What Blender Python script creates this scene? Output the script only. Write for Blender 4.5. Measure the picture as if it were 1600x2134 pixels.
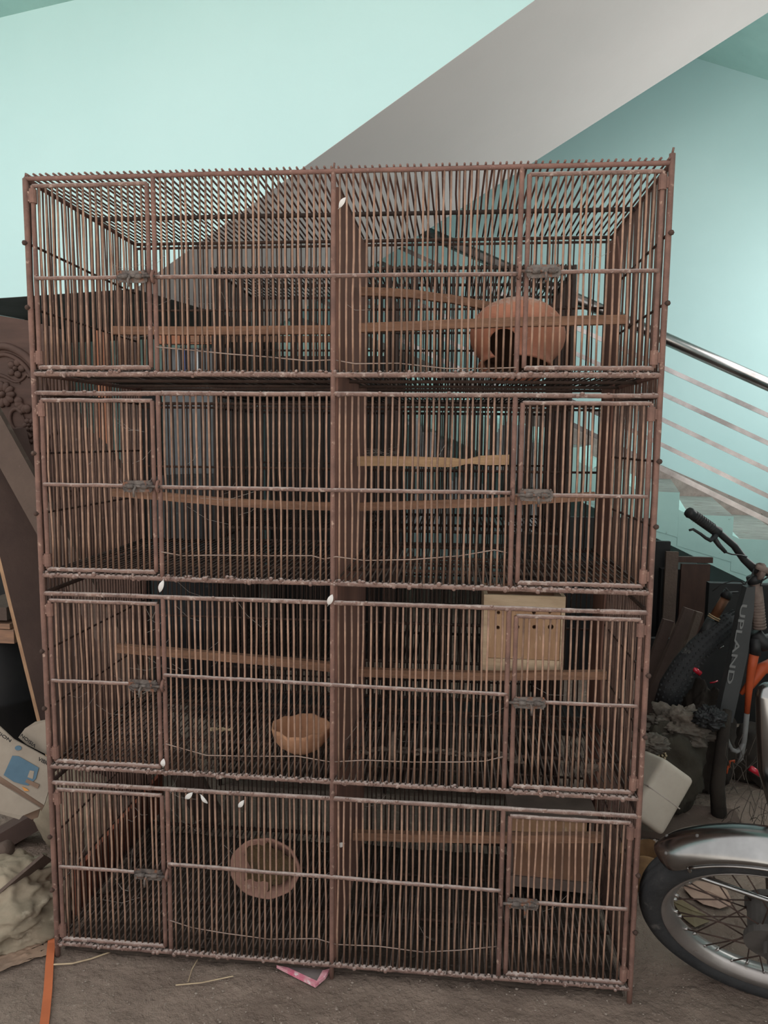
import bpy, math, random
from mathutils import Vector, Matrix, Euler, noise
PI = math.pi
R = random.Random(7)
sc = bpy.context.scene
for o in list(bpy.data.objects): bpy.data.objects.remove(o)
COL = sc.collection

# ---------------------------------------------------------------- camera
F = 1501.5
CAM = Vector((0.96512, -1.59804, 1.27949))
RX = Vector((0.99535972, 0.0957086, 0.00994474))
RD = Vector((0.0202007, -0.10679437, -0.9940759))
RF = Vector((-0.09407957, 0.989664, -0.1082322))
cd = bpy.data.cameras.new('camera')
cd.sensor_fit = 'VERTICAL'; cd.sensor_height = 24.0; cd.lens = F / 2134 * 24.0
cd.clip_start = 0.02; cd.clip_end = 100
cam = bpy.data.objects.new('camera', cd); COL.objects.link(cam)
m = Matrix((RX, -RD, -RF)).transposed().to_4x4(); m.translation = CAM
cam.matrix_world = m
sc.camera = cam

# ---------------------------------------------------------------- world, light, exposure
w = bpy.data.worlds.new('daylight'); sc.world = w; w.use_nodes = True
bg = w.node_tree.nodes['Background']
bg.inputs['Color'].default_value = (1.0, 0.99, 0.97, 1); bg.inputs['Strength'].default_value = 1.1
sl = bpy.data.lights.new('sun', 'SUN'); sl.energy = 10.0; sl.angle = .02; sl.color = (1, .96, .9)
so = bpy.data.objects.new('sun', sl); COL.objects.link(so); so.rotation_euler = (math.radians(-27), 0, math.radians(-12))   # high behind the building: lights the yard outside only
wl = bpy.data.lights.new('window_daylight', 'AREA'); wl.shape = 'RECTANGLE'; wl.size = 2.5; wl.size_y = 1.7; wl.energy = 36; wl.color = (1, .97, .94)
wo = bpy.data.objects.new('window_daylight', wl); COL.objects.link(wo)      # daylight in the window opening of the stair hall
_a = math.radians(14); _s = Vector((math.cos(_a), -math.sin(_a), 0)); _n = Vector((math.sin(_a), math.cos(_a), 0))
_m = Matrix((_n, Vector((0, 0, 1)), _s)).transposed().to_4x4(); _m.translation = _s * 3.27 + _n * 3.4 + Vector((0, 0, 2.1)); wo.matrix_world = _m
vs = sc.view_settings
vs.view_transform = 'Standard'; vs.look = 'None'; vs.exposure = 0.44; vs.gamma = 1.0; vs.use_curve_mapping = False
try:
    sc.cycles.use_denoising = True
    sc.cycles.max_bounces = 8; sc.cycles.diffuse_bounces = 5
except Exception: pass

# ---------------------------------------------------------------- helpers
def ray(u, v): return RX * ((u - 800) / F) + RD * ((v - 1067) / F) + RF
def P(u, v, Y):                       # point seen at (u, v) on the plane at depth Y
    d = ray(u, v); return CAM + d * ((Y - CAM.y) / d.y)
def PZ(u, v, Z=-0.035):               # point seen at (u, v) on a level plane
    d = ray(u, v); return CAM + d * ((Z - CAM.z) / d.z)
def PX(u, v, X):
    d = ray(u, v); return CAM + d * ((X - CAM.x) / d.x)

class MB:
    def __init__(s): s.v = []; s.f = []; s.mi = []
    def add(s, vs, fs, mi=0):
        o = len(s.v); s.v += [Vector(p) for p in vs]; s.f += [tuple(i + o for i in f) for f in fs]; s.mi += [mi] * len(fs); return s
    def box(s, c, size, rot=None, mi=0, taper=1.0):
        hx, hy, hz = [q / 2 for q in size]; c = Vector(c)
        pts = [Vector((x * hx * (taper if z > 0 else 1), y * hy * (taper if z > 0 else 1), z * hz)) for z in (-1, 1) for y in (-1, 1) for x in (-1, 1)]
        if rot is not None: pts = [rot @ p for p in pts]
        return s.add([p + c for p in pts], [(0, 2, 3, 1), (4, 5, 7, 6), (0, 1, 5, 4), (2, 6, 7, 3), (0, 4, 6, 2), (1, 3, 7, 5)], mi)
    def tube(s, pts, r, n=6, mi=0, cap=True, flat=None):
        pts = [Vector(p) for p in pts]; N = len(pts)
        rs = r if isinstance(r, (list, tuple)) else [r] * N
        vs = []; a = None
        for i, p in enumerate(pts):
            t = (pts[min(i + 1, N - 1)] - pts[max(i - 1, 0)]).normalized()
            if a is None:
                ref = Vector((0, 0, 1)) if abs(t.z) < .9 else Vector((1, 0, 0))
                a = t.cross(ref).normalized()
            else: a = (a - t * a.dot(t)).normalized()
            b = t.cross(a)
            for k in range(n):
                th = 2 * PI * k / n
                vs.append(p + (a * math.cos(th) + b * math.sin(th) * (flat or 1)) * rs[i])
        fs = [(i * n + k, i * n + (k + 1) % n, (i + 1) * n + (k + 1) % n, (i + 1) * n + k) for i in range(N - 1) for k in range(n)]
        if cap: fs += [tuple(range(n - 1, -1, -1)), tuple((N - 1) * n + k for k in range(n))]
        return s.add(vs, fs, mi)
    def beam(s, p0, p1, wd, th, side, mi=0):      # rectangular bar from p0 to p1, wd along side
        p0 = Vector(p0); p1 = Vector(p1); t = (p1 - p0).normalized()
        side = Vector(side); side = (side - t * side.dot(t)).normalized(); nn = t.cross(side)
        c = [side * (a * wd / 2) + nn * (b * th / 2) for a, b in ((-1, -1), (1, -1), (1, 1), (-1, 1))]
        return s.add([p0 + q for q in c] + [p1 + q for q in c], [(3, 2, 1, 0), (4, 5, 6, 7), (0, 1, 5, 4), (1, 2, 6, 5), (2, 3, 7, 6), (3, 0, 4, 7)], mi)
    def slab(s, pts, off, mi=0):                  # polygon extruded by off
        pts = [Vector(p) for p in pts]; n = len(pts); off = Vector(off)
        return s.add(pts + [p + off for p in pts], [tuple(range(n)), tuple(range(2 * n - 1, n - 1, -1))] + [(i, i + n, (i + 1) % n + n, (i + 1) % n) for i in range(n)], mi)
    def lathe(s, prof, c, M=None, n=32, mi=0, wob=None, closed=False):
        c = Vector(c); vs = []
        for (r, z) in prof:
            for k in range(n):
                th = 2 * PI * k / n
                rr, zz = (r, z) if wob is None else wob(r, z, th)
                p = Vector((rr * math.cos(th), rr * math.sin(th), zz))
                vs.append((M @ p if M is not None else p) + c)
        N = len(prof)
        fs = [(i * n + k, i * n + (k + 1) % n, ((i + 1) % N) * n + (k + 1) % n, ((i + 1) % N) * n + k) for i in range(N if closed else N - 1) for k in range(n)]
        return s.add(vs, fs, mi)
    def ball(s, c, rad, n=10, m_=6, M=None, mi=0):
        rad = rad if isinstance(rad, (tuple, list)) else (rad,) * 3; c = Vector(c); vs = []
        for i in range(m_ + 1):
            ph = PI * i / m_
            for k in range(n):
                th = 2 * PI * k / n
                p = Vector((rad[0] * math.sin(ph) * math.cos(th), rad[1] * math.sin(ph) * math.sin(th), rad[2] * math.cos(ph)))
                vs.append((M @ p if M is not None else p) + c)
        return s.add(vs, [(i * n + k, (i + 1) * n + k, (i + 1) * n + (k + 1) % n, i * n + (k + 1) % n) for i in range(m_) for k in range(n)], mi)
    def grid(s, fn, nu, nv, th=None, mi=0):       # fn(a,b) -> point ; th: thickness vector
        vs = [Vector(fn(i / nu, j / nv)) for j in range(nv + 1) for i in range(nu + 1)]
        W = nu + 1
        fs = [(j * W + i, j * W + i + 1, (j + 1) * W + i + 1, (j + 1) * W + i) for j in range(nv) for i in range(nu)]
        if th is not None:
            th = Vector(th); o = len(vs); vs = vs + [p + th for p in vs]
            fs = fs + [tuple(q + o for q in reversed(f)) for f in fs]
            ring = list(range(0, nu)) + [j * W + nu for j in range(nv)] + [nv * W + i for i in range(nu, 0, -1)] + [j * W for j in range(nv, 0, -1)]
            fs += [(ring[k], ring[k] + o, ring[(k + 1) % len(ring)] + o, ring[(k + 1) % len(ring)]) for k in range(len(ring))]
        return s.add(vs, fs, mi)
    def mesh(s, name, off=Vector((0, 0, 0)), smooth=False):
        me = bpy.data.meshes.new(name)
        me.from_pydata([p - off for p in s.v], [], s.f); me.validate(); me.update()
        if any(s.mi) and len(me.polygons) == len(s.mi): me.polygons.foreach_set('material_index', s.mi)
        if smooth: me.polygons.foreach_set('use_smooth', [True] * len(me.polygons))
        return me

def link(name, me, mat, parent=None):
    o = bpy.data.objects.new(name, me); COL.objects.link(o)
    for q in (mat if isinstance(mat, (list, tuple)) else [mat]):
        if q is not None and len(me.materials) < (len(mat) if isinstance(mat, (list, tuple)) else 1): me.materials.append(q)
    if parent is not None: o.parent = parent
    return o
def org(o):
    p = Vector((0, 0, 0))
    while o is not None: p = p + o.location; o = o.parent
    return p
def part(name, mb, mat, parent, smooth=False, kind=None, label=None):
    o = link(name, mb.mesh(name, org(parent), smooth), mat, parent)
    if kind: o['kind'] = kind
    if label: o['label'] = label
    return o
def tag(o, label, cat, group=None):
    o['label'] = label; o['category'] = cat
    if group: o['group'] = group
    return o
def thing(name, label, cat, loc, group=None):
    o = bpy.data.objects.new(name, None); COL.objects.link(o); o.location = loc; o.empty_display_size = .05
    return tag(o, label, cat, group)
def solo(name, mb, mat, label, cat, group=None, smooth=False, kind=None):
    lo = Vector([min(p[i] for p in mb.v) for i in range(3)]); hi = Vector([max(p[i] for p in mb.v) for i in range(3)])
    base = Vector(((lo.x + hi.x) / 2, (lo.y + hi.y) / 2, lo.z))
    o = link(name, mb.mesh(name, base, smooth), mat); o.location = base
    if kind: o['kind'] = kind
    return tag(o, label, cat, group)
def struct(name, mb, mat, smooth=False, parent=None):
    o = link(name, mb.mesh(name, org(parent) if parent else Vector((0, 0, 0)), smooth), mat, parent)
    if parent is None: o['kind'] = 'structure'
    return o
def nz(p, sc_=1.0, seed=0.0): return noise.noise(Vector(p) * sc_ + Vector((seed * 7.3, seed * 3.1, seed * 5.7)))
def fbm(p, sc_=1.0, seed=0.0): return noise.fractal(Vector(p) * sc_ + Vector((seed * 7.3, seed * 3.1, seed * 5.7)), .6, 2.1, 4)

def material(name, c1, c2=None, scale=8.0, rough=.8, metal=0.0, bump=0.0, bscale=None, c3=None, s3=30.0, t3=.6, stretch=None, rnd=0.0, dust=None, dlo=.45, dhi=.95, spec=.22, coat=0.0):
    mt = bpy.data.materials.new(name); mt.use_nodes = True
    nt = mt.node_tree; N = nt.nodes; L = nt.links; b = N['Principled BSDF']
    b.inputs['Roughness'].default_value = rough; b.inputs['Metallic'].default_value = metal
    b.inputs['Specular IOR Level'].default_value = spec
    if coat: b.inputs['Coat Weight'].default_value = coat; b.inputs['Coat Roughness'].default_value = .15
    tc = N.new('ShaderNodeTexCoord'); src = tc.outputs['Object']
    if stretch:
        mp = N.new('ShaderNodeMapping'); mp.inputs['Scale'].default_value = stretch; L.new(src, mp.inputs['Vector']); src = mp.outputs['Vector']
    def nzn(s_, det=5.0):
        t = N.new('ShaderNodeTexNoise'); t.inputs['Scale'].default_value = s_; t.inputs['Detail'].default_value = det; t.inputs['Roughness'].default_value = .62
        L.new(src, t.inputs['Vector']); return t
    def mix(fac, a, bcol):
        q = N.new('ShaderNodeMix'); q.data_type = 'RGBA'
        L.new(fac, q.inputs[0])
        if isinstance(a, tuple): q.inputs[6].default_value = a + (1,)
        else: L.new(a, q.inputs[6])
        if isinstance(bcol, tuple): q.inputs[7].default_value = bcol + (1,)
        else: L.new(bcol, q.inputs[7])
        return q.outputs[2]
    col = c1
    if c2:
        t = nzn(scale); r = N.new('ShaderNodeMapRange'); r.inputs[1].default_value = .35; r.inputs[2].default_value = .65
        L.new(t.outputs['Fac'], r.inputs[0]); col = mix(r.outputs[0], c1, c2)
    if c3:
        t = nzn(s3, 6); r = N.new('ShaderNodeMapRange'); r.inputs[1].default_value = t3; r.inputs[2].default_value = t3 + .1
        L.new(t.outputs['Fac'], r.inputs[0]); col = mix(r.outputs[0], col, c3)
    if dust:
        g = N.new('ShaderNodeNewGeometry'); sp = N.new('ShaderNodeSeparateXYZ'); L.new(g.outputs['Normal'], sp.inputs[0])
        t = nzn(60, 3); ad = N.new('ShaderNodeMath'); ad.operation = 'MULTIPLY_ADD'; L.new(t.outputs['Fac'], ad.inputs[0]); ad.inputs[1].default_value = .9; L.new(sp.outputs['Z'], ad.inputs[2])
        r = N.new('ShaderNodeMapRange'); r.inputs[1].default_value = dlo; r.inputs[2].default_value = dhi + .3
        L.new(ad.outputs[0], r.inputs[0]); col = mix(r.outputs[0], col, dust)
    if rnd:
        oi = N.new('ShaderNodeObjectInfo'); hs = N.new('ShaderNodeHueSaturation')
        r = N.new('ShaderNodeMapRange'); r.inputs[3].default_value = 1 - rnd; r.inputs[4].default_value = 1 + rnd; L.new(oi.outputs['Random'], r.inputs[0]); L.new(r.outputs[0], hs.inputs['Value'])
        if isinstance(col, tuple): hs.inputs['Color'].default_value = col + (1,)
        else: L.new(col, hs.inputs['Color'])
        col = hs.outputs[0]
    if isinstance(col, tuple): b.inputs['Base Color'].default_value = col + (1,)
    else: L.new(col, b.inputs['Base Color'])
    if bump:
        t = nzn(bscale or scale * 4, 8); bm_ = N.new('ShaderNodeBump'); bm_.inputs['Strength'].default_value = bump; bm_.inputs['Distance'].default_value = .03 if name == 'dirt_floor' else .01
        L.new(t.outputs['Fac'], bm_.inputs['Height']); L.new(bm_.outputs[0], b.inputs['Normal'])
    return mt

M = {}
M['mint'] = material('mint_paint', (.60, .815, .825), (.58, .80, .81), 1.5, .75, bump=.04, bscale=60)
M['mintb'] = material('mint_paint_back_shaded', (.51, .715, .725), (.485, .69, .70), 1.5, .75, bump=.04, bscale=60)  # same mint darkened, puts the back wall's shade into its colour
M['mintd'] = material('mint_paint_worn_and_shaded', (.44, .66, .62), (.39, .60, .57), 3, .75, c3=(.10, .12, .11), s3=22, t3=.68, bump=.05, bscale=40)  # worn paint on the stairs; on the ceilings, shade painted in
M['yard'] = material('pale_concrete', (.52, .49, .45), (.45, .42, .39), 1, .9)
M['grey'] = material('grey_plaster', (.56, .525, .515), (.53, .50, .49), 1.2, .85, bump=.05, bscale=50)
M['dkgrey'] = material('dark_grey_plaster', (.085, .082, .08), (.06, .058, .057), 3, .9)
M['tread'] = material('dusty_tread', (.34, .36, .33), (.26, .27, .25), 9, .85, c3=(.2, .16, .13), s3=14, t3=.6)
M['skirt'] = material('stone_skirting', (.38, .31, .28), (.28, .23, .21), 20, .8, c3=(.1, .08, .07), s3=30, t3=.62)
M['ground'] = material('dirt_floor', (.30, .23, .187), (.20, .15, .122), 5, .95, bump=1.0, bscale=30, c3=(.40, .325, .27), s3=60, t3=.62)
M['steel'] = material('stainless_steel', (.40, .38, .375), (.20, .19, .185), 4, .26, metal=1.0, bump=.02)
M['chrome'] = material('chrome', (.30, .30, .30), (.20, .20, .20), 6, .2, metal=1.0, c3=(.25, .2, .17), s3=40, t3=.68)
M['bar'] = material('rusty_bar', (.30, .185, .130), (.17, .105, .08), 26, .8, c3=(.45, .345, .28), s3=70, t3=.63, rnd=.28, stretch=(1, 1, .35))
M['bar2'] = material('rusty_wire_shaded', (.07, .043, .034), (.045, .029, .024), 20, .85, c3=(.11, .08, .065), s3=60, t3=.64)  # rust darkened, shade of the cage interior put into the colour
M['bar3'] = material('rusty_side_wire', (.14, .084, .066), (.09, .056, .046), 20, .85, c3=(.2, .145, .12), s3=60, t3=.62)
M['bar4'] = material('rusty_wire_deep_shade', (.05, .034, .028), (.032, .023, .02), 20, .9)  # same rust darker still, shade painted into the rear cage
M['wire'] = material('dusty_floor_wire_shaded', (.055, .04, .033), (.035, .026, .022), 20, .9, dust=(.15, .12, .105), dlo=.8, dhi=1.5)  # base darkened to imitate the dim interior, dust on top
M['rail'] = material('rusty_rail', (.26, .165, .135), (.165, .105, .09), 24, .85, c3=(.42, .33, .29), s3=55, t3=.57, bump=.7, bscale=150, dust=(.48, .415, .385), dlo=.75, dhi=1.35)
M['post'] = material('rusty_post', (.20, .112, .088), (.12, .07, .058), 18, .75, c3=(.36, .25, .2), s3=60, t3=.6, bump=.3, bscale=150)
M['railtop'] = material('rusty_top_rail', (.20, .11, .09), (.14, .08, .068), 18, .8, bump=.3, bscale=150, c3=(.3, .2, .17), s3=60, t3=.62)
M['part'] = material('brown_board', (.24, .125, .095), (.16, .085, .068), 3, .8, stretch=(6, 6, .6), c3=(.3, .2, .165), s3=24, t3=.66)
M['dark'] = material('dark_wire', (.05, .036, .032), (.035, .027, .024), 20, .9)
M['latch'] = material('old_zinc', (.17, .145, .13), (.06, .05, .047), 45, .6, metal=.3, c3=(.20, .09, .055), s3=70, t3=.53, bump=.4, bscale=120)
M['perch'] = material('weathered_stick', (.30, .165, .105), (.19, .105, .07), 9, .85, stretch=(1, 8, 8), c3=(.42, .33, .27), s3=30, t3=.64, bump=.4, bscale=80)
M['perchl'] = material('pale_stick', (.55, .36, .21), (.42, .26, .15), 10, .85, stretch=(1, 8, 8), c3=(.3, .18, .11), s3=40, t3=.66, bump=.3, bscale=80)
M['boxw'] = material('nest_box_wood', (.52, .33, .20), (.38, .22, .13), 6, .8, stretch=(5, 5, 1), c3=(.62, .47, .33), s3=18, t3=.62)
M['boxl'] = material('pale_box_wood', (.60, .46, .32), (.46, .33, .22), 10, .8, stretch=(1, 5, 5))
M['boxd'] = material('stained_box_wood', (.25, .135, .085), (.16, .088, .06), 4, .85, stretch=(5, 5, 1), c3=(.33, .18, .1), s3=9, t3=.6)
M['boxg'] = material('dusty_box_wood', (.17, .125, .105), (.12, .088, .075), 9, .9)
M['clay'] = material('terracotta', (.47, .20, .125), (.36, .155, .105), 7, .8, c3=(.50, .32, .25), s3=28, t3=.64, bump=.15, bscale=60, dust=(.42, .34, .29), dlo=1.15, dhi=1.2)
M['potin'] = material('shaded_pot_inside', (.11, .06, .042), (.07, .042, .03), 12, .95)  # darker brown, paints the shade inside the pot
M['claydust'] = material('dusty_terracotta', (.46, .36, .30), (.40, .30, .25), 10, .9)
M['clay2'] = material('pale_clay', (.50, .27, .16), (.40, .21, .125), 9, .85, c3=(.28, .16, .1), s3=30, t3=.66, bump=.2, bscale=70)
M['clay3'] = material('mauve_clay', (.33, .19, .15), (.26, .145, .115), 14, .9, c3=(.46, .34, .28), s3=30, t3=.62, bump=.3, bscale=70)
M['drop'] = material('dry_droppings', (.15, .095, .05), (.10, .07, .042), 60, 1, c3=(.26, .2, .1), s3=120, t3=.6, bump=1, bscale=160)
M['fluff'] = material('grey_fluff', (.30, .26, .23), (.2, .17, .15), 40, 1)
M['grit'] = material('grit', (.33, .28, .24), (.22, .18, .15), 30, .9)
M['dirt'] = material('dark_dirt', (.075, .056, .045), (.048, .037, .03), 12, 1, c3=(.14, .11, .085), s3=60, t3=.62, bump=.8, bscale=90)
M['straw'] = material('straw', (.46, .36, .24), (.33, .25, .17), 20, .9)
M['feather'] = material('white_feather', (.55, .53, .51), None, rough=.9)
M['web'] = material('cobweb', (.38, .34, .31), None, rough=1)
M['twine'] = material('thin_wire', (.27, .2, .165), (.2, .15, .13), 30, .8)
M['carve'] = material('carved_wood', (.085, .048, .038), (.06, .035, .028), 4, .6, stretch=(1, 6, 6), bump=.15, bscale=60)
M['plankg'] = material('grey_brown_plank', (.115, .082, .066), (.085, .06, .05), 5, .85, stretch=(1, 1, 1), c3=(.14, .105, .086), s3=20, t3=.6, bump=.3, bscale=90)
M['plankb'] = material('dark_plank', (.095, .062, .052), (.07, .046, .04), 5, .8, bump=.2, bscale=60)
M['sawn'] = material('sawn_edge', (.40, .24, .14), (.27, .15, .09), 12, .8)
M['offcut'] = material('offcut_wood', (.30, .17, .11), (.2, .12, .085), 10, .85, stretch=(1, 6, 6))
M['card'] = material('carton_board', (.31, .265, .215), (.25, .21, .17), 9, .85, c3=(.25, .22, .19), s3=26, t3=.66)
M['cardb'] = material('brown_carton', (.22, .145, .105), (.17, .11, .08), 8, .9)
M['blue'] = material('blue_print', (.085, .15, .205), (.065, .115, .16), 12, .7)
M['oran'] = material('orange_print', (.5, .22, .06), None, rough=.7)
M['ink'] = material('black_print', (.015, .015, .017), None, rough=.7)
M['cloth'] = material('dirty_canvas', (.33, .27, .20), (.20, .165, .12), 7, .95, c3=(.40, .34, .265), s3=11, t3=.58, bump=.25, bscale=40)
M['cloth2'] = material('stained_rag', (.28, .19, .135), (.2, .14, .105), 8, .95, bump=.25, bscale=40)
M['ostrap'] = material('orange_strap', (.50, .145, .06), (.40, .115, .05), 8, .6, c3=(.42, .13, .06), s3=14, t3=.62)
M['ored'] = material('orange_red_board', (.30, .085, .045), (.17, .052, .032), 6, .75)
M['black'] = material('black_plastic_and_shade', (.012, .012, .013), (.02, .019, .019), 6, .5)  # bin and cabinet body; elsewhere a near-black stand-in for shade
M['drum'] = material('dusty_black_plastic', (.035, .036, .039), (.022, .022, .024), 5, .6, c3=(.07, .07, .07), s3=16, t3=.62)
M['wood_or'] = material('orange_varnish_wood', (.36, .13, .065), (.27, .1, .05), 6, .45, stretch=(4, 4, 1))
M['wood_dk'] = material('dark_varnish_wood', (.075, .042, .033), (.05, .03, .025), 6, .5, stretch=(4, 4, 1))
M['greyp'] = material('grey_sheet', (.36, .36, .37), (.26, .26, .27), 9, .8, c3=(.12, .12, .12), s3=14, t3=.6, bump=.2)
M['tarp'] = material('grimy_tarp', (.13, .105, .085), (.06, .05, .042), 10, .7, c3=(.24, .21, .18), s3=26, t3=.63, bump=.6, bscale=50)
M['sackg'] = material('olive_sack', (.045, .038, .028), (.03, .025, .02), 8, .95, bump=.4, bscale=50)
M['sackb'] = material('brown_sack', (.032, .025, .02), (.02, .016, .014), 8, .95, bump=.4, bscale=50)
M['white'] = material('dirty_white_plastic', (.45, .385, .325), (.36, .305, .255), 6, .5, c3=(.3, .24, .2), s3=12, t3=.66)
M['wbag'] = material('white_bag', (.45, .38, .34), (.30, .25, .22), 14, .5, bump=.6, bscale=40)
M['rub'] = material('tyre_rubber', (.022, .023, .025), (.035, .035, .036), 14, .75, c3=(.085, .08, .076), s3=22, t3=.62, bump=.3, bscale=90)
M['rim'] = material('dull_rim', (.40, .385, .375), (.30, .28, .27), 9, .35, metal=.85, c3=(.2, .16, .135), s3=24, t3=.62)
M['spoke'] = material('rusty_spoke', (.075, .048, .04), (.05, .033, .028), 30, .7, metal=.3)
M['hub'] = material('dirty_alloy', (.13, .12, .115), (.08, .074, .07), 12, .6, metal=.4)
M['bblk'] = material('bike_black', (.014, .014, .015), (.025, .024, .024), 20, .45)
M['bgrey'] = material('bike_grey', (.05, .051, .052), (.04, .041, .042), 6, .5)
M['bprint'] = material('bike_lettering', (.15, .15, .148), None, rough=.5)
M['btape'] = material('wrapped_tape', (.19, .14, .12), (.13, .098, .085), 30, .9)
M['borg'] = material('bike_orange', (.42, .07, .02), (.28, .05, .018), 6, .45)
M['bgo'] = material('bike_grey_fork', (.15, .145, .142), (.12, .115, .112), 6, .5)
M['red'] = material('red_reflector', (.42, .012, .03), (.3, .01, .02), 30, .2, coat=.5)
M['copper'] = material('copper_tube', (.17, .075, .038), (.1, .045, .026), 18, .45, metal=.4)
M['brass'] = material('brass_ring', (.38, .26, .15), None, rough=.5, metal=.5)
M['leaf'] = material('dry_leaf', (.42, .29, .225), (.3, .2, .16), 12, .8, c3=(.2, .12, .1), s3=30, t3=.64)
M['leaf2'] = material('olive_leaf', (.20, .16, .095), (.14, .11, .07), 12, .8)
M['basket'] = material('ochre_fibre', (.22, .125, .06), (.14, .08, .042), 20, .9)
M['twig'] = material('dry_twig', (.075, .06, .05), (.045, .037, .032), 20, .95)
M['mud'] = material('mud_clod', (.13, .10, .08), (.085, .066, .055), 30, 1, c3=(.42, .34, .26), s3=40, t3=.6, bump=.8, bscale=90)
M['pink'] = material('pink_packet', (.55, .10, .18), (.62, .35, .38), 40, .35, c3=(.75, .7, .7), s3=60, t3=.58)
M['pkt'] = material('packet_film', (.12, .10, .098), (.17, .145, .14), 14, .35)
M['bluet'] = material('blue_tile', (.05, .09, .27), None, rough=.5)
M['sheetw'] = material('white_strip', (.75, .75, .76), None, rough=.6)
M['gboard'] = material('grey_board', (.15, .155, .165), (.11, .115, .12), 8, .7)

# ---------------------------------------------------------------- the room and the stairs (yawed 14 degrees to the cage)
A_ = math.radians(14)
SD = Vector((math.cos(A_), -math.sin(A_), 0)); ND = Vector((math.sin(A_), math.cos(A_), 0))
def S(s, n, z): return SD * s + ND * n + Vector((0, 0, z))
FZ = -.035
NW = 1.90; NF = 3.40; NL = 3.48; NB = 4.98                # near face, far edge of the upper flight, lower flight, back wall
ZL = 2.02; SL = -1.205                                    # landing level and its end
CEIL = 3.49
def sof(s): return ZL + .517 * (s - SL)
fl = MB(); fl.grid(lambda a, b: (lambda x, y: Vector((x, y, FZ + .006 * fbm((x, y, 0), 1.6) + .0035 * fbm((x, y, 3), 9) - .004)))(-3.9 + 9.1 * a, -2.3 + 8.5 * b), 150, 160)
struct('floor', fl, M['ground'], True)
mb = MB(); mb.box((.5, -12.3, FZ - .1), (40, 20, .1)); struct('floor_yard', mb, M['yard'])
mb = MB(); mb.slab([S(-4.4, .7, 6.05), S(4.3, .7, 6.05), S(4.3, NB + .2, 6.05), S(-4.4, NB + .2, 6.05)], (0, 0, .2)); struct('ceiling_sun_block', mb, M['mint'])  # unseen roof slab, added to keep the sun out of the stairwell
mb = MB(); mb.slab([S(-5.2, NB, FZ), S(4.2, NB, FZ), S(4.2, NB, 6.2), S(-5.2, NB, 6.2)], ND * .12)
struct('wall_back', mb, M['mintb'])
SW = 3.1
mb = MB()
for n0, n1, z0, z1 in ((-.4, 2.1, FZ, 6.2), (4.7, NB, FZ, 6.2), (2.1, 4.7, FZ, 1.2), (2.1, 4.7, 3.0, 6.2)): mb.slab([S(SW, n0, z0), S(SW, n1, z0), S(SW, n1, z1), S(SW, n0, z1)], SD * .12)
struct('wall_right', mb, M['mint'])
mb = MB()
for z in (1.2, 2.1, 2.99): mb.box(S(SW + .06, 3.4, z), (.05, 2.6, .04), Matrix.Rotation(-A_, 3, 'Z'))
for n_ in (2.11, 3.4, 4.69): mb.box(S(SW + .06, n_, 2.1), (.05, .04, 1.8), Matrix.Rotation(-A_, 3, 'Z'))
struct('window_1', mb, M['grey'])
mb = MB(); mb.slab([S(-4.2, -1.6, FZ), S(-4.2, NB, FZ), S(-4.2, NB, 6.2), S(-4.2, -1.6, 6.2)], SD * -.12)
struct('wall_left', mb, M['mint'])
mb = MB(); e_ = SL + (CEIL - ZL) / .517                   # side of the upper flight, hanging from the ceiling
mb.slab([S(-4.2, NW, ZL), S(SL, NW, ZL), S(SW, NW, sof(SW)), S(SW, NW, 6.0), S(-4.2, NW, 6.0)], ND * .10)
struct('wall_front', mb, M['mint'])
mb = MB(); mb.slab([S(SL, NW + .1, ZL), S(SW, NW + .1, sof(SW)), S(SW, NW + .1, sof(SW) + .15), S(SL, NW + .1, ZL + .15)], ND * (NF - NW - .1))
mb.slab([S(SL, NW + .0005, ZL - .0015), S(SW, NW + .0005, sof(SW) - .0015), S(SW, NW + .0005, sof(SW) + .02), S(SL, NW + .0005, ZL + .02)], ND * .1)
struct('ceiling_stair_soffit', mb, M['grey'])
mb = MB(); mb.slab([S(-4.2, NW + .002, ZL - .002), S(SL, NW + .002, ZL - .002), S(SL, NW + .002, ZL + .15), S(-4.2, NW + .002, ZL + .15)], ND * (NB - NW))
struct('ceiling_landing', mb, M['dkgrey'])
mb = MB(); mb.slab([S(-4.2, .7, CEIL), S(4.1, .7, CEIL), S(4.1, NW, CEIL), S(-4.2, NW, CEIL)], (0, 0, .15))
struct('ceiling', mb, M['mintd'])  # duller mint, shade put into the ceiling colour
mb = MB(); mb.slab([S(-.9, NL, 4.122 - .46 * (-.9 - 1.662)), S(SW, NL, 4.122 - .46 * (SW - 1.662)), S(SW, NL, 4.3 - .46 * (SW - 1.662)), S(-.9, NL, 4.3 - .46 * (-.9 - 1.662))], ND * 1.5)
struct('ceiling_upper_soffit', mb, M['mintd'])
mb = MB(); mb.slab([S(-4.2, NF + .25, FZ), S(-1.95, NF + .25, FZ), S(-1.95, NF + .25, ZL), S(-4.2, NF + .25, ZL)], ND * .12)
struct('wall_under_landing', mb, M['mintd'])
mb = MB(); mb.slab([S(-4.2, 2.25, FZ), S(-2.62, 2.25, FZ), S(-2.62, 2.25, ZL), S(-4.2, 2.25, ZL)], ND * .3)
struct('wall_left_stub', mb, M['mint'])
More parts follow.
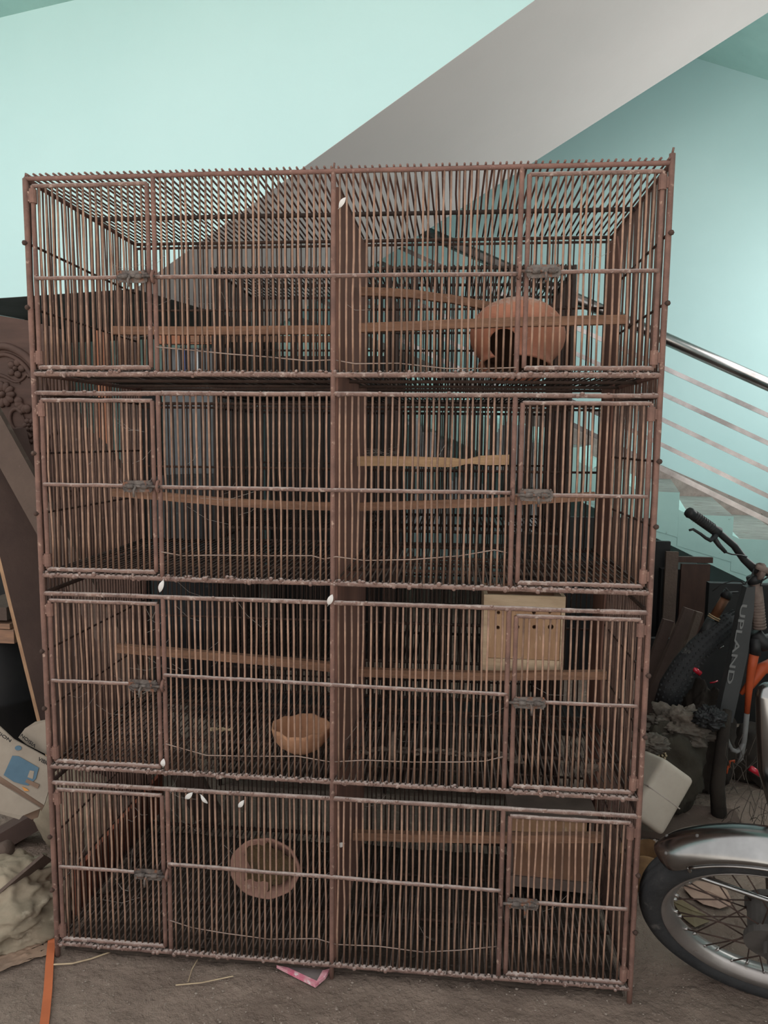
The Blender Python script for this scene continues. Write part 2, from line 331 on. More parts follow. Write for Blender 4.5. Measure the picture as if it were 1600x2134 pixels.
# lower flight: waist with its painted side, one step per part
st = bpy.data.objects.new('trim_staircase', None); COL.objects.link(st); st['kind'] = 'structure'; st['label'] = 'mint green concrete staircase going down to the right behind the cage'
def bot(s): return .645 - .455 * (s - 1.442)
mb = MB()
s0, s1 = SL, 1.442 + (.645 - FZ) / .455
top = [S(1.876 + .31 * 3, NL, FZ)]
mb.slab([S(s0, NL, bot(s0)), S(s1, NL, FZ), S(1.876 + .31 * 2.0, NL, .40), S(s0, NL, bot(s0) + .26)], ND * 1.5)
part('stringer', mb, M['mintd'], st)
for k in range(-3, 9):
    sr = 1.568 - .31 * k; zt = .802 + .134 * (k + 1) if False else .936 + .134 * k
    if zt < .2 or zt > 2.1: continue
    mb = MB(); a0 = sr - .31
    mb.slab([S(a0 + .0004, NL - .002, zt - .20), S(sr - .0004, NL - .002, zt - .28), S(sr - .0004, NL - .002, zt), S(a0 + .0004, NL - .002, zt)], ND * 1.5)
    mb.mi = [0] * len(mb.mi)
    for fi, f in enumerate(mb.f):
        zs = [mb.v[i].z for i in f]
        if min(zs) > zt - .001: mb.mi[fi] = 1
    part('step', mb, [M['mintd'], M['tread']], st)
mb = MB(); mb.slab([S(-1.1, NB - .012, 1.83), S(2.9, NB - .012, 1.83 - .437 * 4.0), S(2.9, NB - .012, 2.18 - .437 * 4.0), S(-1.1, NB - .012, 2.18)], ND * .011)
struct('trim_1', mb, M['skirt'])
# stainless railing in the plane of the near side of the lower flight
rl = thing('stair_railing', 'stainless steel stair railing with five bars descending behind the cage', 'railing', S(1.45, NL, FZ))
def rail_line(z0, s_a=-1.15, s_b=3.1): return [S(s_a, NL, z0 - .49 * (s_a - 1.447)), S(s_b, NL, z0 - .49 * (s_b - 1.447))]
mb = MB(); mb.tube(rail_line(1.868), .037, 18); part('handrail', mb, M['steel'], rl, True)
for z0, rr in ((1.692, .013), (1.534, .013), (1.381, .013), (1.229, .013), (1.085, .015)):
    mb = MB(); a, b = rail_line(z0); mb.beam(a, b, rr * 2, rr * 2, (0, 0, 1)); part('rail', mb, M['steel'], rl)
for s_ in (-1.05, 2.75):
    mb = MB(); mb.tube([S(s_, NL, .9 - .434 * (s_ - 1.568) - .02), S(s_, NL, 1.868 - .49 * (s_ - 1.447))], .022, 10); part('baluster', mb, M['steel'], rl, True)
mb = MB(); mb.tube([P(536, 1250, 2.55).xy.to_3d() + Vector((0, 0, FZ)), P(536, 1250, 2.55).xy.to_3d() + Vector((0, 0, ZL - .002))], .02, 10)
struct('trim_2', mb, M['mint'], True)

# ---------------------------------------------------------------- the bird cage
W, D = 1.40, .564
ZA = [1.838, 1.3648, .8938, .4223]     # top rail of each tier
ZB = [1.4079, .9384, .4646, .0]        # floor rail of each tier
XM, XL, XR = .697, .2954, 1.0964
cage = thing('bird_cage', 'tall rusty four-tier wire bird cage with eight barred doors standing in front', 'cage', Vector((W / 2, D / 2, FZ)))
def lump(p0, p1, r, n=26, amp=.12, seed=0, sag=.0012):
    p0 = Vector(p0); p1 = Vector(p1); rs = []; ps = []
    for i in range(n + 1):
        t = i / n; p = p0.lerp(p1, t)
        p = p + Vector((0, nz((t * 5, seed, 1)) * sag, nz((t * 5, seed, 4)) * sag)); ps.append(p)
        rs.append(r * (1 + amp * nz((t * n * .9, seed * 3.3, 0))))
    return ps, rs
sd = 0
def stick(mb, p0, p1, r, n=26, amp=.12, sides=8, sag=.0012):
    global sd; sd += 1
    ps, rs = lump(p0, p1, r, n, amp, sd, sag); mb.tube(ps, rs, sides); return mb
for x, y, zt in ((0, 0, 1.85), (W, 0, 1.868), (XM, 0, 1.855), (0, D, 1.84), (W, D, 1.84), (XM, D, 1.84)):
    mb = MB(); stick(mb, (x, y, FZ), (x, y, zt - .012), .0066 if (x in (0, W)) else .0058, 30, .08); mb.tube([(x, y, zt - .012), (x + .002, y, zt)], .0025, 5)
    part('post', mb, M['post'], cage, True)
for i in range(4):
    for x in (XL, XR):
        mb = MB(); stick(mb, (x, 0, ZB[i]), (x, 0, ZA[i]), .0056, 14, .1); part('door_post', mb, M['post'], cage, True)
    for z, nm, mt in ((ZA[i], 'top_rail', M['railtop'] if i == 0 else M['rail']), (ZB[i], 'floor_rail', M['rail'])):
        mb = MB(); stick(mb, (0, 0, z), (W, 0, z), .0054 if nm == 'top_rail' else .0062, 90, .22 if i else .1, sag=.002); part(nm, mb, mt, cage, True)
        mb = MB(); stick(mb, (0, D, z), (W, D, z), .005, 20, .1, 6); part('back_rail', mb, M['bar2'], cage, True)
        for x in (0, W):
            mb = MB(); stick(mb, (x, 0, z), (x, D, z), .0056, 14, .1, 6); part('side_rail', mb, M['railtop'] if i == 0 else M['bar2'], cage, True)
# heights of the middle rails, read off the photograph at the cage front
zmidL = [P(200, 580, 0).z, P(200, 1011, 0).z, P(200, 1420, 0).z, P(200, 1808, 0).z]
zmidR = [P(1230, 567, 0).z, P(1230, 1033, 0).z, P(1230, 1466, 0).z, P(1230, 1886, 0).z]
zfix = [(P(340, 578, 0).z, P(1075, 572, 0).z), (P(345, 1015, 0).z, P(1060, 1027, 0).z), (P(350, 1406, 0).z, P(1045, 1446, 0).z), (P(358, 1799, 0).z, P(1040, 1854, 0).z)]
for i in range(4):
    mb = MB(); ps = []; a, b = zfix[i]
    stick(mb, (XL, -.004, a), (XR, -.004, b), .0046, 70, .25 if i else .12); part('mid_rail', mb, M['rail'], cage, True)
    for z in (ZA[i] - .012, (ZA[i] + ZB[i]) / 2 + .02):
        mb = MB(); stick(mb, (0, D + .003, z), (W, D + .003, z), .0038, 12, .1, 6); part('back_rod', mb, M['bar2'], cage, True)
    for x in (0, W):
        for fz in (.66, .33):
            z = ZB[i] + (ZA[i] - ZB[i]) * fz
            mb = MB(); stick(mb, (x, -.008, z + .006), (x, D, z), .003, 10, .1, 6); mb.ball((x - .004 if x == 0 else x + .004, -.008, z + .006), .006, 6, 4)
            part('side_rod', mb, M['bar2'], cage, True)
# vertical bars: eight wavy unit meshes, scaled to the height of each tier
def unit_bar(seed):
    mb = MB(); pts = []
    for k in range(6):
        t = k / 5; env = math.sin(PI * t)
        pts.append((.0028 * env * nz((t * 2.3, seed, 0)) * 1.6, .002 * env * nz((t * 2, seed, 5)), t))
    mb.tube(pts, [.0025 * (1 + .12 * nz((k, seed, 9))) for k in range(6)], 5); return mb.mesh('bar', smooth=True)
UB = [unit_bar(k * 1.7 + .3) for k in range(8)]
for q in UB: q.materials.append(M['bar'])
C0 = Vector((W / 2, D / 2, FZ))
def place_bar(name, x, z0, z1, y, parent):
    o = bpy.data.objects.new(name, R.choice(UB)); COL.objects.link(o); o.parent = parent
    o.location = Vector((x + R.uniform(-.0013, .0013), y, z0)) - org(parent)
    o.rotation_euler = (0, R.uniform(-.004, .004), R.choice((0, PI)) + R.uniform(-.5, .5)); o.scale = (1, 1, z1 - z0)
    return o
PITCH = .0149
def bars_between(xa, xb): n = round((xb - xa) / PITCH); return [xa + (xb - xa) * k / n for k in range(1, n)]
for i in range(4):
    for xa, xb in ((XL, XM), (XM, XR)):
        for x in bars_between(xa, xb): place_bar('bar', x, ZB[i], ZA[i], 0, cage)
# doors
for i in range(4):
    for side in (0, 1):
        xa, xb = ((.017, .2815) if side == 0 else (1.1125, W - .017))
        z0, z1 = ZB[i] + .0145, ZA[i] - .0165
        zm = zmidL[i] if side == 0 else zmidR[i]
        door = bpy.data.objects.new('door', None); COL.objects.link(door); door.parent = cage; door.location = Vector((xa, 0, z0)) - C0; door.empty_display_size = .03
        for x in (xa, xb):
            mb = MB(); stick(mb, (x, -.001, z0), (x, -.001, z1), .0053, 14, .1); part('door_stile', mb, M['post'], door, True)
        for za, ya, rr, am in ((z1, -.001, .0048, .2 if i else .1), (z0, -.001, .0054, .25), (zm, -.006, .0044, .25)):
            mb = MB(); stick(mb, (xa, ya, za), (xb, ya, za), rr, 24, am); part('door_rail', mb, M['rail'], door, True)
        for x in bars_between(xa, xb): place_bar('door_bar', x, z0, z1, -.001, door)
        hx = xa if side == 0 else xb; px = 0 if side == 0 else W
        for zz in (z0 + .022, z1 - .022):
            h = MB(); h.tube([(hx, -.001, zz - .015), (hx, -.001, zz + .015)], .0085, 10); h.box(((hx + px) / 2, -.001, zz), (abs(hx - px), .005, .022)); part('hinge', h, M['post'], door, False)
        # barrel bolt on the free side
        sg = -1 if side == 0 else 1; fx = xb if side == 0 else xa
        pl = MB(); cx = fx + sg * .034; tilt = Matrix.Rotation(R.uniform(-.05, .05), 3, 'Y')
        ol = []
        for k in range(20):
            a = 2 * PI * k / 20; q = Vector((math.copysign(abs(math.cos(a)) ** .35, math.cos(a)) * .036, 0, math.copysign(abs(math.sin(a)) ** .45, math.sin(a)) * .0135)) * (1 + .07 * nz((k * .9, i, side)))
            ol.append(tilt @ q + Vector((cx, -.0115, zm)))
        pl.slab(ol, (0, -.002, 0)); part('latch_plate', pl, M['latch'], door)
        bl = MB()
        bl.tube([(cx + .024, -.0165, zm), (cx + .010, -.0165, zm)], .0062, 8); bl.tube([(cx - .008, -.0165, zm), (cx - .024, -.0165, zm)], .0062, 8)
        bl.tube([(cx - sg * .052, -.0165, zm), (cx + sg * .03, -.0165, zm)], .0034, 7)
        bl.tube([(cx + sg * .002, -.018, zm), (cx + sg * .004, -.025, zm - .008), (cx + sg * .004, -.026, zm - .024)], .003, 6)
        for qx in (-.03, .03):
            for qz in (-.012, .012): bl.ball((cx + qx, -.0135, zm + qz), .0028, 6, 4)
        part('latch_bolt', bl, M['latch'], door, True)
        sx = XL if side == 0 else XR
        sp = MB(); sp.tube([(sx - .002, -.003, zm + .012), (sx, -.014, zm + .011), (sx, -.021, zm), (sx, -.014, zm - .011), (sx - .002, -.003, zm - .012)], .0036, 7); part('staple', sp, M['post'], cage, True)
# roof, floors, sides and back: too many fine wires to part one by one
def wires_y(mb, z, x0, x1, y0, y1, r, sag=.002):
    n = round((x1 - x0) / PITCH)
    for k in range(n + 1):
        x = x0 + (x1 - x0) * k / n + R.uniform(-.0015, .0015)
        mb.tube([(x, y0 - R.uniform(.001, .005), z), (x + R.uniform(-.002, .002), (y0 + y1) / 2, z - R.uniform(0, sag)), (x, y1, z)], r, 5)
nr = round((W - .016) / PITCH)
for k in range(nr + 1):
    x = .008 + (W - .016) * k / nr + R.uniform(-.0015, .0015); z = ZA[0] + .0075; mb = MB()
    mb.tube([(x, -.003 - R.uniform(.001, .005), z), (x + R.uniform(-.002, .002), D * .33, z - R.uniform(0, .001)), (x + R.uniform(-.002, .002), D * .66, z - R.uniform(0, .002)), (x, D, z)], .0026, 5); part('roof_wire', mb, M['railtop'], cage, True)
mb = MB(); stick(mb, (0, .30, ZA[0] - .002), (W, .30, ZA[0] - .002), .0058, 20, .1); part('roof_rod', mb, M['dark'], cage, True)
for i in range(4):
    mb = MB(); wires_y(mb, ZB[i] + .0075, .008, W - .008, -.004, D, .0023, .004); part('floor_wires', mb, M['wire'], cage, True, 'stuff')
    for y in (.19, .38):
        mb = MB(); stick(mb, (0, y, ZB[i] - .002), (W, y, ZB[i] - .002), .0045, 16, .1, 6); part('floor_rod', mb, M['bar2'], cage, True)
    mb = MB()                            # grime and weld blobs along the rails
    if True:
        for k in range(170 if i else 110):
            x = R.uniform(.01, W - .01); s_ = R.uniform(.0025, .0055); mb.ball((x, -.004 + R.uniform(-.002, .004), ZB[i] + R.uniform(-.004, .007)), (s_ * 1.2, s_, s_ * R.uniform(.7, 1.3)), 6, 4)
        if i:
            for k in range(60):
                x = R.uniform(.01, W - .01); s_ = R.uniform(.002, .0045); mb.ball((x, -.003, ZA[i] + R.uniform(-.003, .004)), (s_ * 1.4, s_, s_), 6, 4)
    part('rail_grime', mb, M['rail'], cage, True, 'stuff')
    mb = MB(); n = round(W / PITCH)
    for k in range(1, n): x = W * k / n + R.uniform(-.001, .001); mb.tube([(x, D, ZB[i]), (x + R.uniform(-.002, .002), D, (ZA[i] + ZB[i]) / 2), (x, D, ZA[i])], .0022, 5)
    part('back_wires', mb, M['bar2'], cage, True, 'stuff')
    for x in (0, W):
        mb = MB(); n = round(D / .0165)
        for k in range(1, n):
            y = D * k / n + R.uniform(-.002, .002); mb.tube([(x, y, ZB[i] - (.043 if i < 3 else 0)), (x + R.uniform(-.003, .003), y + R.uniform(-.004, .004), (ZA[i] + ZB[i]) / 2), (x, y + R.uniform(-.002, .002), ZA[i])], .0024, 5)
        part('side_wires', mb, M['bar3'], cage, True, 'stuff')
mb = MB(); mb.box((XM + .006, D / 2 + .004, .905), (.006, D - .02, 1.81)); part('partition', mb, M['part'], cage)
mb = MB(); pts = [(W - .012, D - .004, .01), (W - .012, D - .17, .01)]
for k in range(1, 40):
    z = .01 + 1.80 * k / 40; pts.append((W - .012, D - .17 + .018 * nz((z * 6, 3, 1)) + (.03 * max(0, math.sin(z * 11))), z))
pts += [(W - .012, D - .12, 1.81), (W - .012, D - .004, 1.81)]
mb.slab(pts, (.005, 0, 0)); part('side_board', mb, M['part'], cage)
# loose tie wire strung across the bars of each tier
tw = [[(326, 723), (400, 730), (480, 738), (560, 744), (640, 752), (695, 750), (740, 758), (830, 757), (930, 768), (1010, 768), (1075, 766)],
      [(336, 1150), (380, 1158), (440, 1157), (560, 1158), (650, 1158), (675, 1165), (700, 1160), (760, 1168), (860, 1166), (960, 1158), (1030, 1146), (1056, 1152)],
      [(345, 1550), (380, 1560), (430, 1574), (520, 1576), (620, 1576), (690, 1588), (760, 1584), (860, 1588), (960, 1588), (1010, 1586), (1048, 1577)],
      [(354, 1918), (400, 1933), (470, 1945), (560, 1957), (660, 1956), (700, 1968), (790, 1972), (880, 1984), (960, 1980), (1038, 1972)]]
for l in tw:
    mb = MB(); mb.tube([P(u, v, -.006 + .012 * (k % 2)) for k, (u, v) in enumerate(l)], .0014, 5); part('tie_wire', mb, M['twine'], cage, True)
# cobweb threads inside (fine threads nobody could count)
mb = MB()
for k in range(90):
    i = R.choice((0, 1, 1, 2, 2, 3, 3)); x = R.choice((R.uniform(.02, .3), R.uniform(.02, .3), R.uniform(.3, 1.36))); y = R.uniform(.02, .5); z = R.uniform(ZB[i] + .03, ZA[i] - .03)
    p = Vector((x, y, z)); q = p + Vector((R.uniform(-.12, .12), R.uniform(-.1, .1), R.uniform(-.07, .07)))
    q.x = min(max(q.x, .01), W - .02); q.y = min(max(q.y, .01), D - .02)
    mid = (p + q) / 2 - Vector((0, 0, .012)); mb.tube([p, mid, q], .0005, 3, cap=False)
part('cobwebs', mb, M['web'], cage, False, 'stuff')

# ---------------------------------------------------------------- what is inside the cage
def perch(pts, w, mt, label, y0, y1=None):
    y1 = y0 if y1 is None else y1; n = len(pts)
    ps = [P(u, v, y0 + (y1 - y0) * k / (n - 1)) for k, (u, v) in enumerate(pts)]
    out = []
    for k in range(n - 1):
        for t in range(4): out.append(ps[k].lerp(ps[k + 1], t / 4))
    out.append(ps[-1]); mb = MB()
    for k, p in enumerate(out): out[k] = p + Vector((0, 0, .0012 * nz((k * .7, y0 * 99 + pts[0][1], 2))))
    vs = []
    for k, p in enumerate(out):
        h = (w(k / (len(out) - 1)) if callable(w) else w) / 2; d = .009
        vs += [p + Vector((0, -d, -h)), p + Vector((0, d, -h)), p + Vector((0, d, h)), p + Vector((0, -d, h))]
    N = len(out)
    fs = [(k * 4 + j, (k + 1) * 4 + j, (k + 1) * 4 + (j + 1) % 4, k * 4 + (j + 1) % 4) for k in range(N - 1) for j in range(4)] + [(0, 1, 2, 3), tuple((N - 1) * 4 + j for j in (3, 2, 1, 0))]
    mb.add(vs, fs)
    return solo('perch', mb, mt, label, 'perch', 'wooden perches in the cage')
YP = .27
perch([(236, 689), (440, 690), (690, 687)], .021, M['perch'], 'long straight brown perch across the top left compartment', YP)
perch([(748, 684), (1000, 674), (1304, 666)], .021, M['perch'], 'long brown perch in front of the round clay pot', .15, .18)
perch([(752, 608), (850, 612), (940, 624), (1030, 640)], .021, M['perch'], 'short dusty perch sloping down to the right above the clay pot', .30, .42)
perch([(236, 1026), (340, 1034), (470, 1046), (600, 1053), (692, 1055)], .021, M['perch'], 'bowed brown perch in the second tier left compartment', YP)
perch([(744, 1056), (1000, 1048), (1238, 1034)], .021, M['perch'], 'reddish brown perch crossing behind the second tier right door latch', .25)
perch([(745, 961), (850, 961), (945, 964), (1000, 959), (1060, 958)], lambda t: .025 - .013 * math.exp(-((t - .63) / .09) ** 2), M['perchl'], 'pale raw wood perch with a worn waist in the second tier', .27)
perch([(242, 1350), (450, 1367), (600, 1380), (690, 1390)], .022, M['perch'], 'dusty brown perch over the cracked clay bowl', .22)
perch([(744, 1400), (1000, 1408), (1262, 1406)], .022, M['perch'], 'brown perch carrying the wooden box with four holes', .30)
perch([(736, 1740), (1000, 1746), (1252, 1745)], .022, M['perch'], 'brown perch across the stained box in the bottom tier', .215)

# clay pot with a round side hole, lying mouth forward and down
def apply_mods(o):
    dg = bpy.context.evaluated_depsgraph_get(); dg.update()
    me = bpy.data.meshes.new_from_object(o.evaluated_get(dg)); o.modifiers.clear(); o.data = me
def cut(o, cutters):
    for c in cutters:
        md = o.modifiers.new('cut', 'BOOLEAN'); md.operation = 'DIFFERENCE'; md.object = c; md.solver = 'EXACT'
    apply_mods(o)
    for c in cutters: bpy.data.objects.remove(c)
pc = P(1077, 718, .33); pot_r = .120
prof = []
for k in range(15):
    t = k / 14; th = PI * (.0 + .74 * t); prof.append((pot_r * math.sin(th) * 1.02, pot_r * .76 * math.cos(th)))
rim = [(.088, -.074), (.096, -.088), (.092, -.092), (.080, -.078)]
inner = [(r * .92, z * .92) for r, z in reversed(prof)]
Mp = Matrix.Rotation(math.radians(-17), 3, 'X') @ Matrix.Rotation(math.radians(3), 3, 'Y')
lowz = ZB[0] + .0110
base = pc.copy()
mb = MB(); full = prof + rim + inner
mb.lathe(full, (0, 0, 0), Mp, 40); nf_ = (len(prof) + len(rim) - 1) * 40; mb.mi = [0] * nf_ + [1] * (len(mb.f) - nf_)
zmin = min(p.z for p in mb.v); base.z = lowz - zmin
mb.v = [p + base for p in mb.v]
pot = thing('clay_pot', 'round terracotta nest pot with a side hole and gaping mouth in the top right compartment', 'pot', Vector((base.x, base.y, lowz)))
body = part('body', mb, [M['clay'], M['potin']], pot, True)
c_ = MB(); hd = (P(1049, 716, .2) - CAM).normalized(); hp = P(1049, 716, base.y - pot_r * .8)
c_.tube([hp - hd * .08, hp + hd * .11], .036, 28); co = link('cut', c_.mesh('cut', org(pot)), None, pot)
import bmesh
bm = bmesh.new(); bm.from_mesh(body.data); bmesh.ops.remove_doubles(bm, verts=bm.verts, dist=1e-5); bmesh.ops.recalc_face_normals(bm, faces=bm.faces); bm.to_mesh(body.data); bm.free()
bpy.context.view_layer.update(); cut(body, [co])
for p in body.data.polygons: p.use_smooth = True
# cracked clay bowl, third tier
def wob(r, z, th): return (r * (1 + .025 * math.sin(th * 9) + .02 * math.sin(th * 4 + 1)), z + (.0022 * math.sin(th * 5 + .6) + .0018 * math.sin(th * 11) if z > .04 else 0))
bc = P(628, 1500, .135); bc.z = ZB[2] + .011
mb = MB(); mb.lathe([(.0, 0), (.03, .0), (.052, .014), (.067, .034), (.0735, .056), (.0745, .066), (.070, .066), (.066, .05), (.05, .022), (.025, .010), (0, .009)], bc, None, 44, wob=wob)
solo('clay_bowl', mb, M['clay2'], 'pale clay nest bowl with a scalloped cracked rim on the third tier floor', 'bowl', smooth=True)
# clay dish turned to face the front, bottom tier
dc = P(558, 1806, .12); Md = Matrix.Rotation(math.radians(-62), 3, 'X').to_3x3()
Md = Matrix.Rotation(math.radians(-16), 3, 'Z') @ Matrix.Rotation(math.radians(68), 3, 'X')
def wob2(r, z, th): return (r * (1 + .03 * math.sin(th * 2 + 1.2) + .014 * math.sin(th * 9)), z)
dish = thing('clay_dish', 'shallow mauve clay nest dish standing on edge, caked with droppings, in the bottom tier', 'dish', Vector((dc.x, dc.y, .01)))
mb = MB(); mb.lathe([(0, -.040), (.04, -.036), (.068, -.014), (.081, .012), (.082, .018), (.077, .019), (.064, -.004), (.04, -.024), (0, -.029)], (0, 0, 0), Md, 40, wob=wob2)
mb.v = [Vector((p.x * 1.18, p.y, p.z * .86)) + dc for p in mb.v]; part('bowl', mb, M['clay3'], dish, True)
mb = MB()
mb.lathe([(0, -.020), (.035, -.015), (.056, -.002), (.062, .006), (.056, -.012), (0, -.030)], (0, 0, 0), Md, 24, wob=lambda r, z, th: (r * (1 + .25 * math.sin(th * 3 + 1) + .1 * math.sin(th * 7)), z))
mb.v = [Vector((p.x * 1.12, p.y, p.z * .98)) + dc for p in mb.v]; part('droppings', mb, M['drop'], dish, True, label='dark yellow-brown dried droppings')
mb = MB(); mb.tube([dc + Vector((.02, .10, .06)), dc + Vector((.0, .035, -.04)), dc + Vector((-.01, .02, -.06))], .004, 6)
# wooden nest box with holes, third tier
yb = .34; zb = P(1090, 1398, yb).z
xl, xr = P(1013, 1330, yb).x, P(1166, 1330, yb).x; zt = P(1090, 1240, yb).z
nb = thing('nest_box', 'pale brown wooden nest box with a row of round holes in the third tier', 'box', Vector(((xl + xr) / 2, yb + .08, zb)))
z1_, z2_ = P(1090, 1272, yb).z, P(1090, 1373, yb).z
mb = MB(); mb.box(((xl + xr) / 2, yb, (z1_ + z2_) / 2), (xr - xl, .008, z1_ - z2_ - .002)); fp = part('front_panel', mb, M['boxw'], nb)
cs = []
for u, v, r in ((1037, 1307, .0052), (1078, 1306, .0052), (1113, 1306, .0058), (1147, 1306, .0078), (1038, 1276, .005), (1112, 1276, .005), (1145, 1275, .004)):
    q = P(u, v, yb); c_ = MB(); c_.tube([q + Vector((0, -.02, 0)), q + Vector((0, .02, 0))], r, 16); cs.append(link('cut', c_.mesh('cut', org(nb)), None, nb))
bpy.context.view_layer.update(); cut(fp, cs)
mb = MB(); mb.box(((xl + xr) / 2, yb - .003, (zt + z1_) / 2), (xr - xl + .006, .010, zt - z1_)); part('top_board', mb, M['boxl'], nb)
mb = MB(); mb.box(((xl + xr) / 2, yb - .002, (zb + z2_) / 2), (xr - xl, .010, z2_ - zb)); part('bottom_board', mb, M['boxl'], nb)
for x in (xl - .004, xr + .006): mb = MB(); mb.box((x, yb + .07, (zt + zb) / 2), (.010, .155, zt - zb)); part('side_board', mb, M['boxl'], nb)
mb = MB(); mb.box(((xl + xr) / 2, yb + .145, (zt + zb) / 2), (xr - xl, .006, zt - zb)); part('back_board', mb, M['boxd'], nb)
# stained box, bottom tier
yb = .30; A0 = P(1062, 1846, yb); A1 = P(1232, 1852, yb); zt = P(1100, 1704, yb).z; zb = (A0.z + A1.z) / 2; xl, xr = A0.x, A1.x
sb = thing('nest_box', 'dark stained plank nest box on the bottom tier behind the perch', 'box', Vector(((xl + xr) / 2, yb + .07, .0105)))
hh = zt - zb
mb = MB(); mb.box(((xl + xr) / 2 - .01, yb, zt - hh * .10), (xr - xl - .02, .01, hh * .2), Matrix.Rotation(.02, 3, 'Y')); part('plank', mb, M['boxw'], sb)
mb = MB(); mb.box(((xl + xr) / 2, yb + .001, zb + hh * .40), (xr - xl - .016, .01, hh * .74)); part('plank', mb, M['boxd'], sb)
mb = MB(); mb.box(((xl + xr) / 2, yb - .004, zb + hh * .07), (xr - xl, .012, hh * .15), Matrix.Rotation(.035, 3, 'Y')); part('plank', mb, M['boxg'], sb)
mb = MB(); mb.box(((xl + xr) / 2, yb + .055, zt + .006), (xr - xl + .02, .13, .010)); part('lid', mb, M['boxg'], sb)
for x in (xl + .004, xr - .004): mb = MB(); mb.box((x, yb + .06, (zt + .0105) / 2), (.010, .11, zt - .0105)); part('side_board', mb, M['boxg'], sb)
mb = MB(); mb.box(((xl + xr) / 2, yb + .118, (zt + .0105) / 2), (xr - xl, .008, zt - .0105)); part('back_board', mb, M['wood_dk'], sb)

# feathers, fluff, clods
def feather(u, v, y, ln, ang, label, wide=.33):
    p = P(u, v, y); mb = MB(); n = 7; vs = []
    d = Vector((math.cos(ang), 0, math.sin(ang))); sdv = Vector((-math.sin(ang), 0, math.cos(ang)))
    for k in range(n + 1):
        t = k / n; wv = ln * wide * math.sin(PI * min(1, t * .95 + .03)) ** .8 * .5; c = p + d * ln * (t - .5) + Vector((0, -.004 * math.sin(PI * t), 0))
        vs += [c - sdv * wv + Vector((0, .0015, 0)), c, c + sdv * wv + Vector((0, .0015, 0))]
    fs = []
    for k in range(n): fs += [(k * 3, k * 3 + 1, k * 3 + 4, k * 3 + 3), (k * 3 + 1, k * 3 + 2, k * 3 + 5, k * 3 + 4)]
    N = len(vs); mb.add(vs + [q + Vector((0, .0008, 0)) for q in vs], fs + [tuple(q + N for q in reversed(f)) for f in fs])
    mb.tube([p - d * ln * .62, p + d * ln * .45], .0006, 4)
    return solo('feather', mb, M['feather'], label, 'feather', 'white feathers caught in the cage', True)
feather(336, 1222, -.010, .030, -1.9, 'white feather hanging below the second tier floor rail', .4)
feather(393, 1659, -.010, .024, -2.4, 'oval white feather on the bottom tier, leftmost of three', .5)
feather(425, 1666, -.010, .026, -.9, 'curled white down feather between two larger bottom tier feathers', .35)
feather(502, 1676, -.010, .022, -2.2, 'white feather alone in the middle of the bottom left grille', .5)
feather(340, 1590, -.012, .020, 1.5, 'small white tuft beside the third tier left door foot', .6)
feather(688, 1250, -.012, .026, 1.2, 'dirty white down stuck to the middle post', .5)
feather(713, 422, -.004, .026, 1.0, 'pale feather high on the partition in the top tier', .4)
feather(710, 1760, .02, .020, .3, 'white down fluff on the partition in the bottom tier', .6)
mb = MB()
for k in range(120):
    x = R.uniform(.74, 1.15); y = .15 + .10 * nz((x * 9, 0, 0)) + R.uniform(-.012, .012); s_ = R.uniform(.003, .008)
    mb.ball((x, y, ZB[2] + .012 + R.uniform(0, .004)), (s_ * 1.5, s_, s_ * .7), 6, 4)
solo('dried_droppings', mb, M['mud'], 'band of dried droppings on the third tier right floor', 'droppings', smooth=True, kind='stuff')
mb = MB(); q = P(820, 1540, .10); mb.tube([Vector((q.x - .004, .10, ZB[2] + .011)), Vector((q.x - .002, .10, ZB[2] + .045)), Vector((q.x + .002, .102, ZB[2] + .085))], [.011, .0085, .007], 8)
solo('stick_stump', mb, M['mud'], 'short crusty upright stick beside the partition in the third tier', 'stick', smooth=True)
mb = MB(); q = P(1230, 1603, .06)
for k in range(16): mb.ball(q + Vector((R.uniform(-.013, .013), R.uniform(-.01, .01), R.uniform(-.010, .012))), R.uniform(.004, .008), 7, 5)
solo('mud_clod', mb, M['mud'], 'crumbly pale mud clod on the third tier right floor', 'clod', smooth=True)
mb = MB(); q = P(455, 1490, .23)
for k in range(22): mb.ball((q.x + R.uniform(-.035, .035), q.y + R.uniform(-.012, .012), ZB[2] + .013), (R.uniform(.004, .009), .004, .003), 6, 4)
solo('crumb_heap', mb, M['straw'], 'strip of yellow crumbs left of the clay bowl', 'crumbs', smooth=True, kind='stuff')
mb = MB(); q = P(790, 940, .46)
for k in range(70):
    a = R.uniform(0, 2 * PI); rr = R.uniform(.01, .05); c = Vector((q.x + .035 * math.cos(a), q.y + .03 * math.sin(a), q.z + R.uniform(-.02, .006)))
    mb.tube([c, c + Vector((R.uniform(-.03, .03), R.uniform(-.02, .02), R.uniform(-.008, .008)))], .0008, 3)
solo('straw_wisps', mb, M['fluff'], 'grey wisp of nest straw against the partition in the second tier', 'straw', kind='stuff')

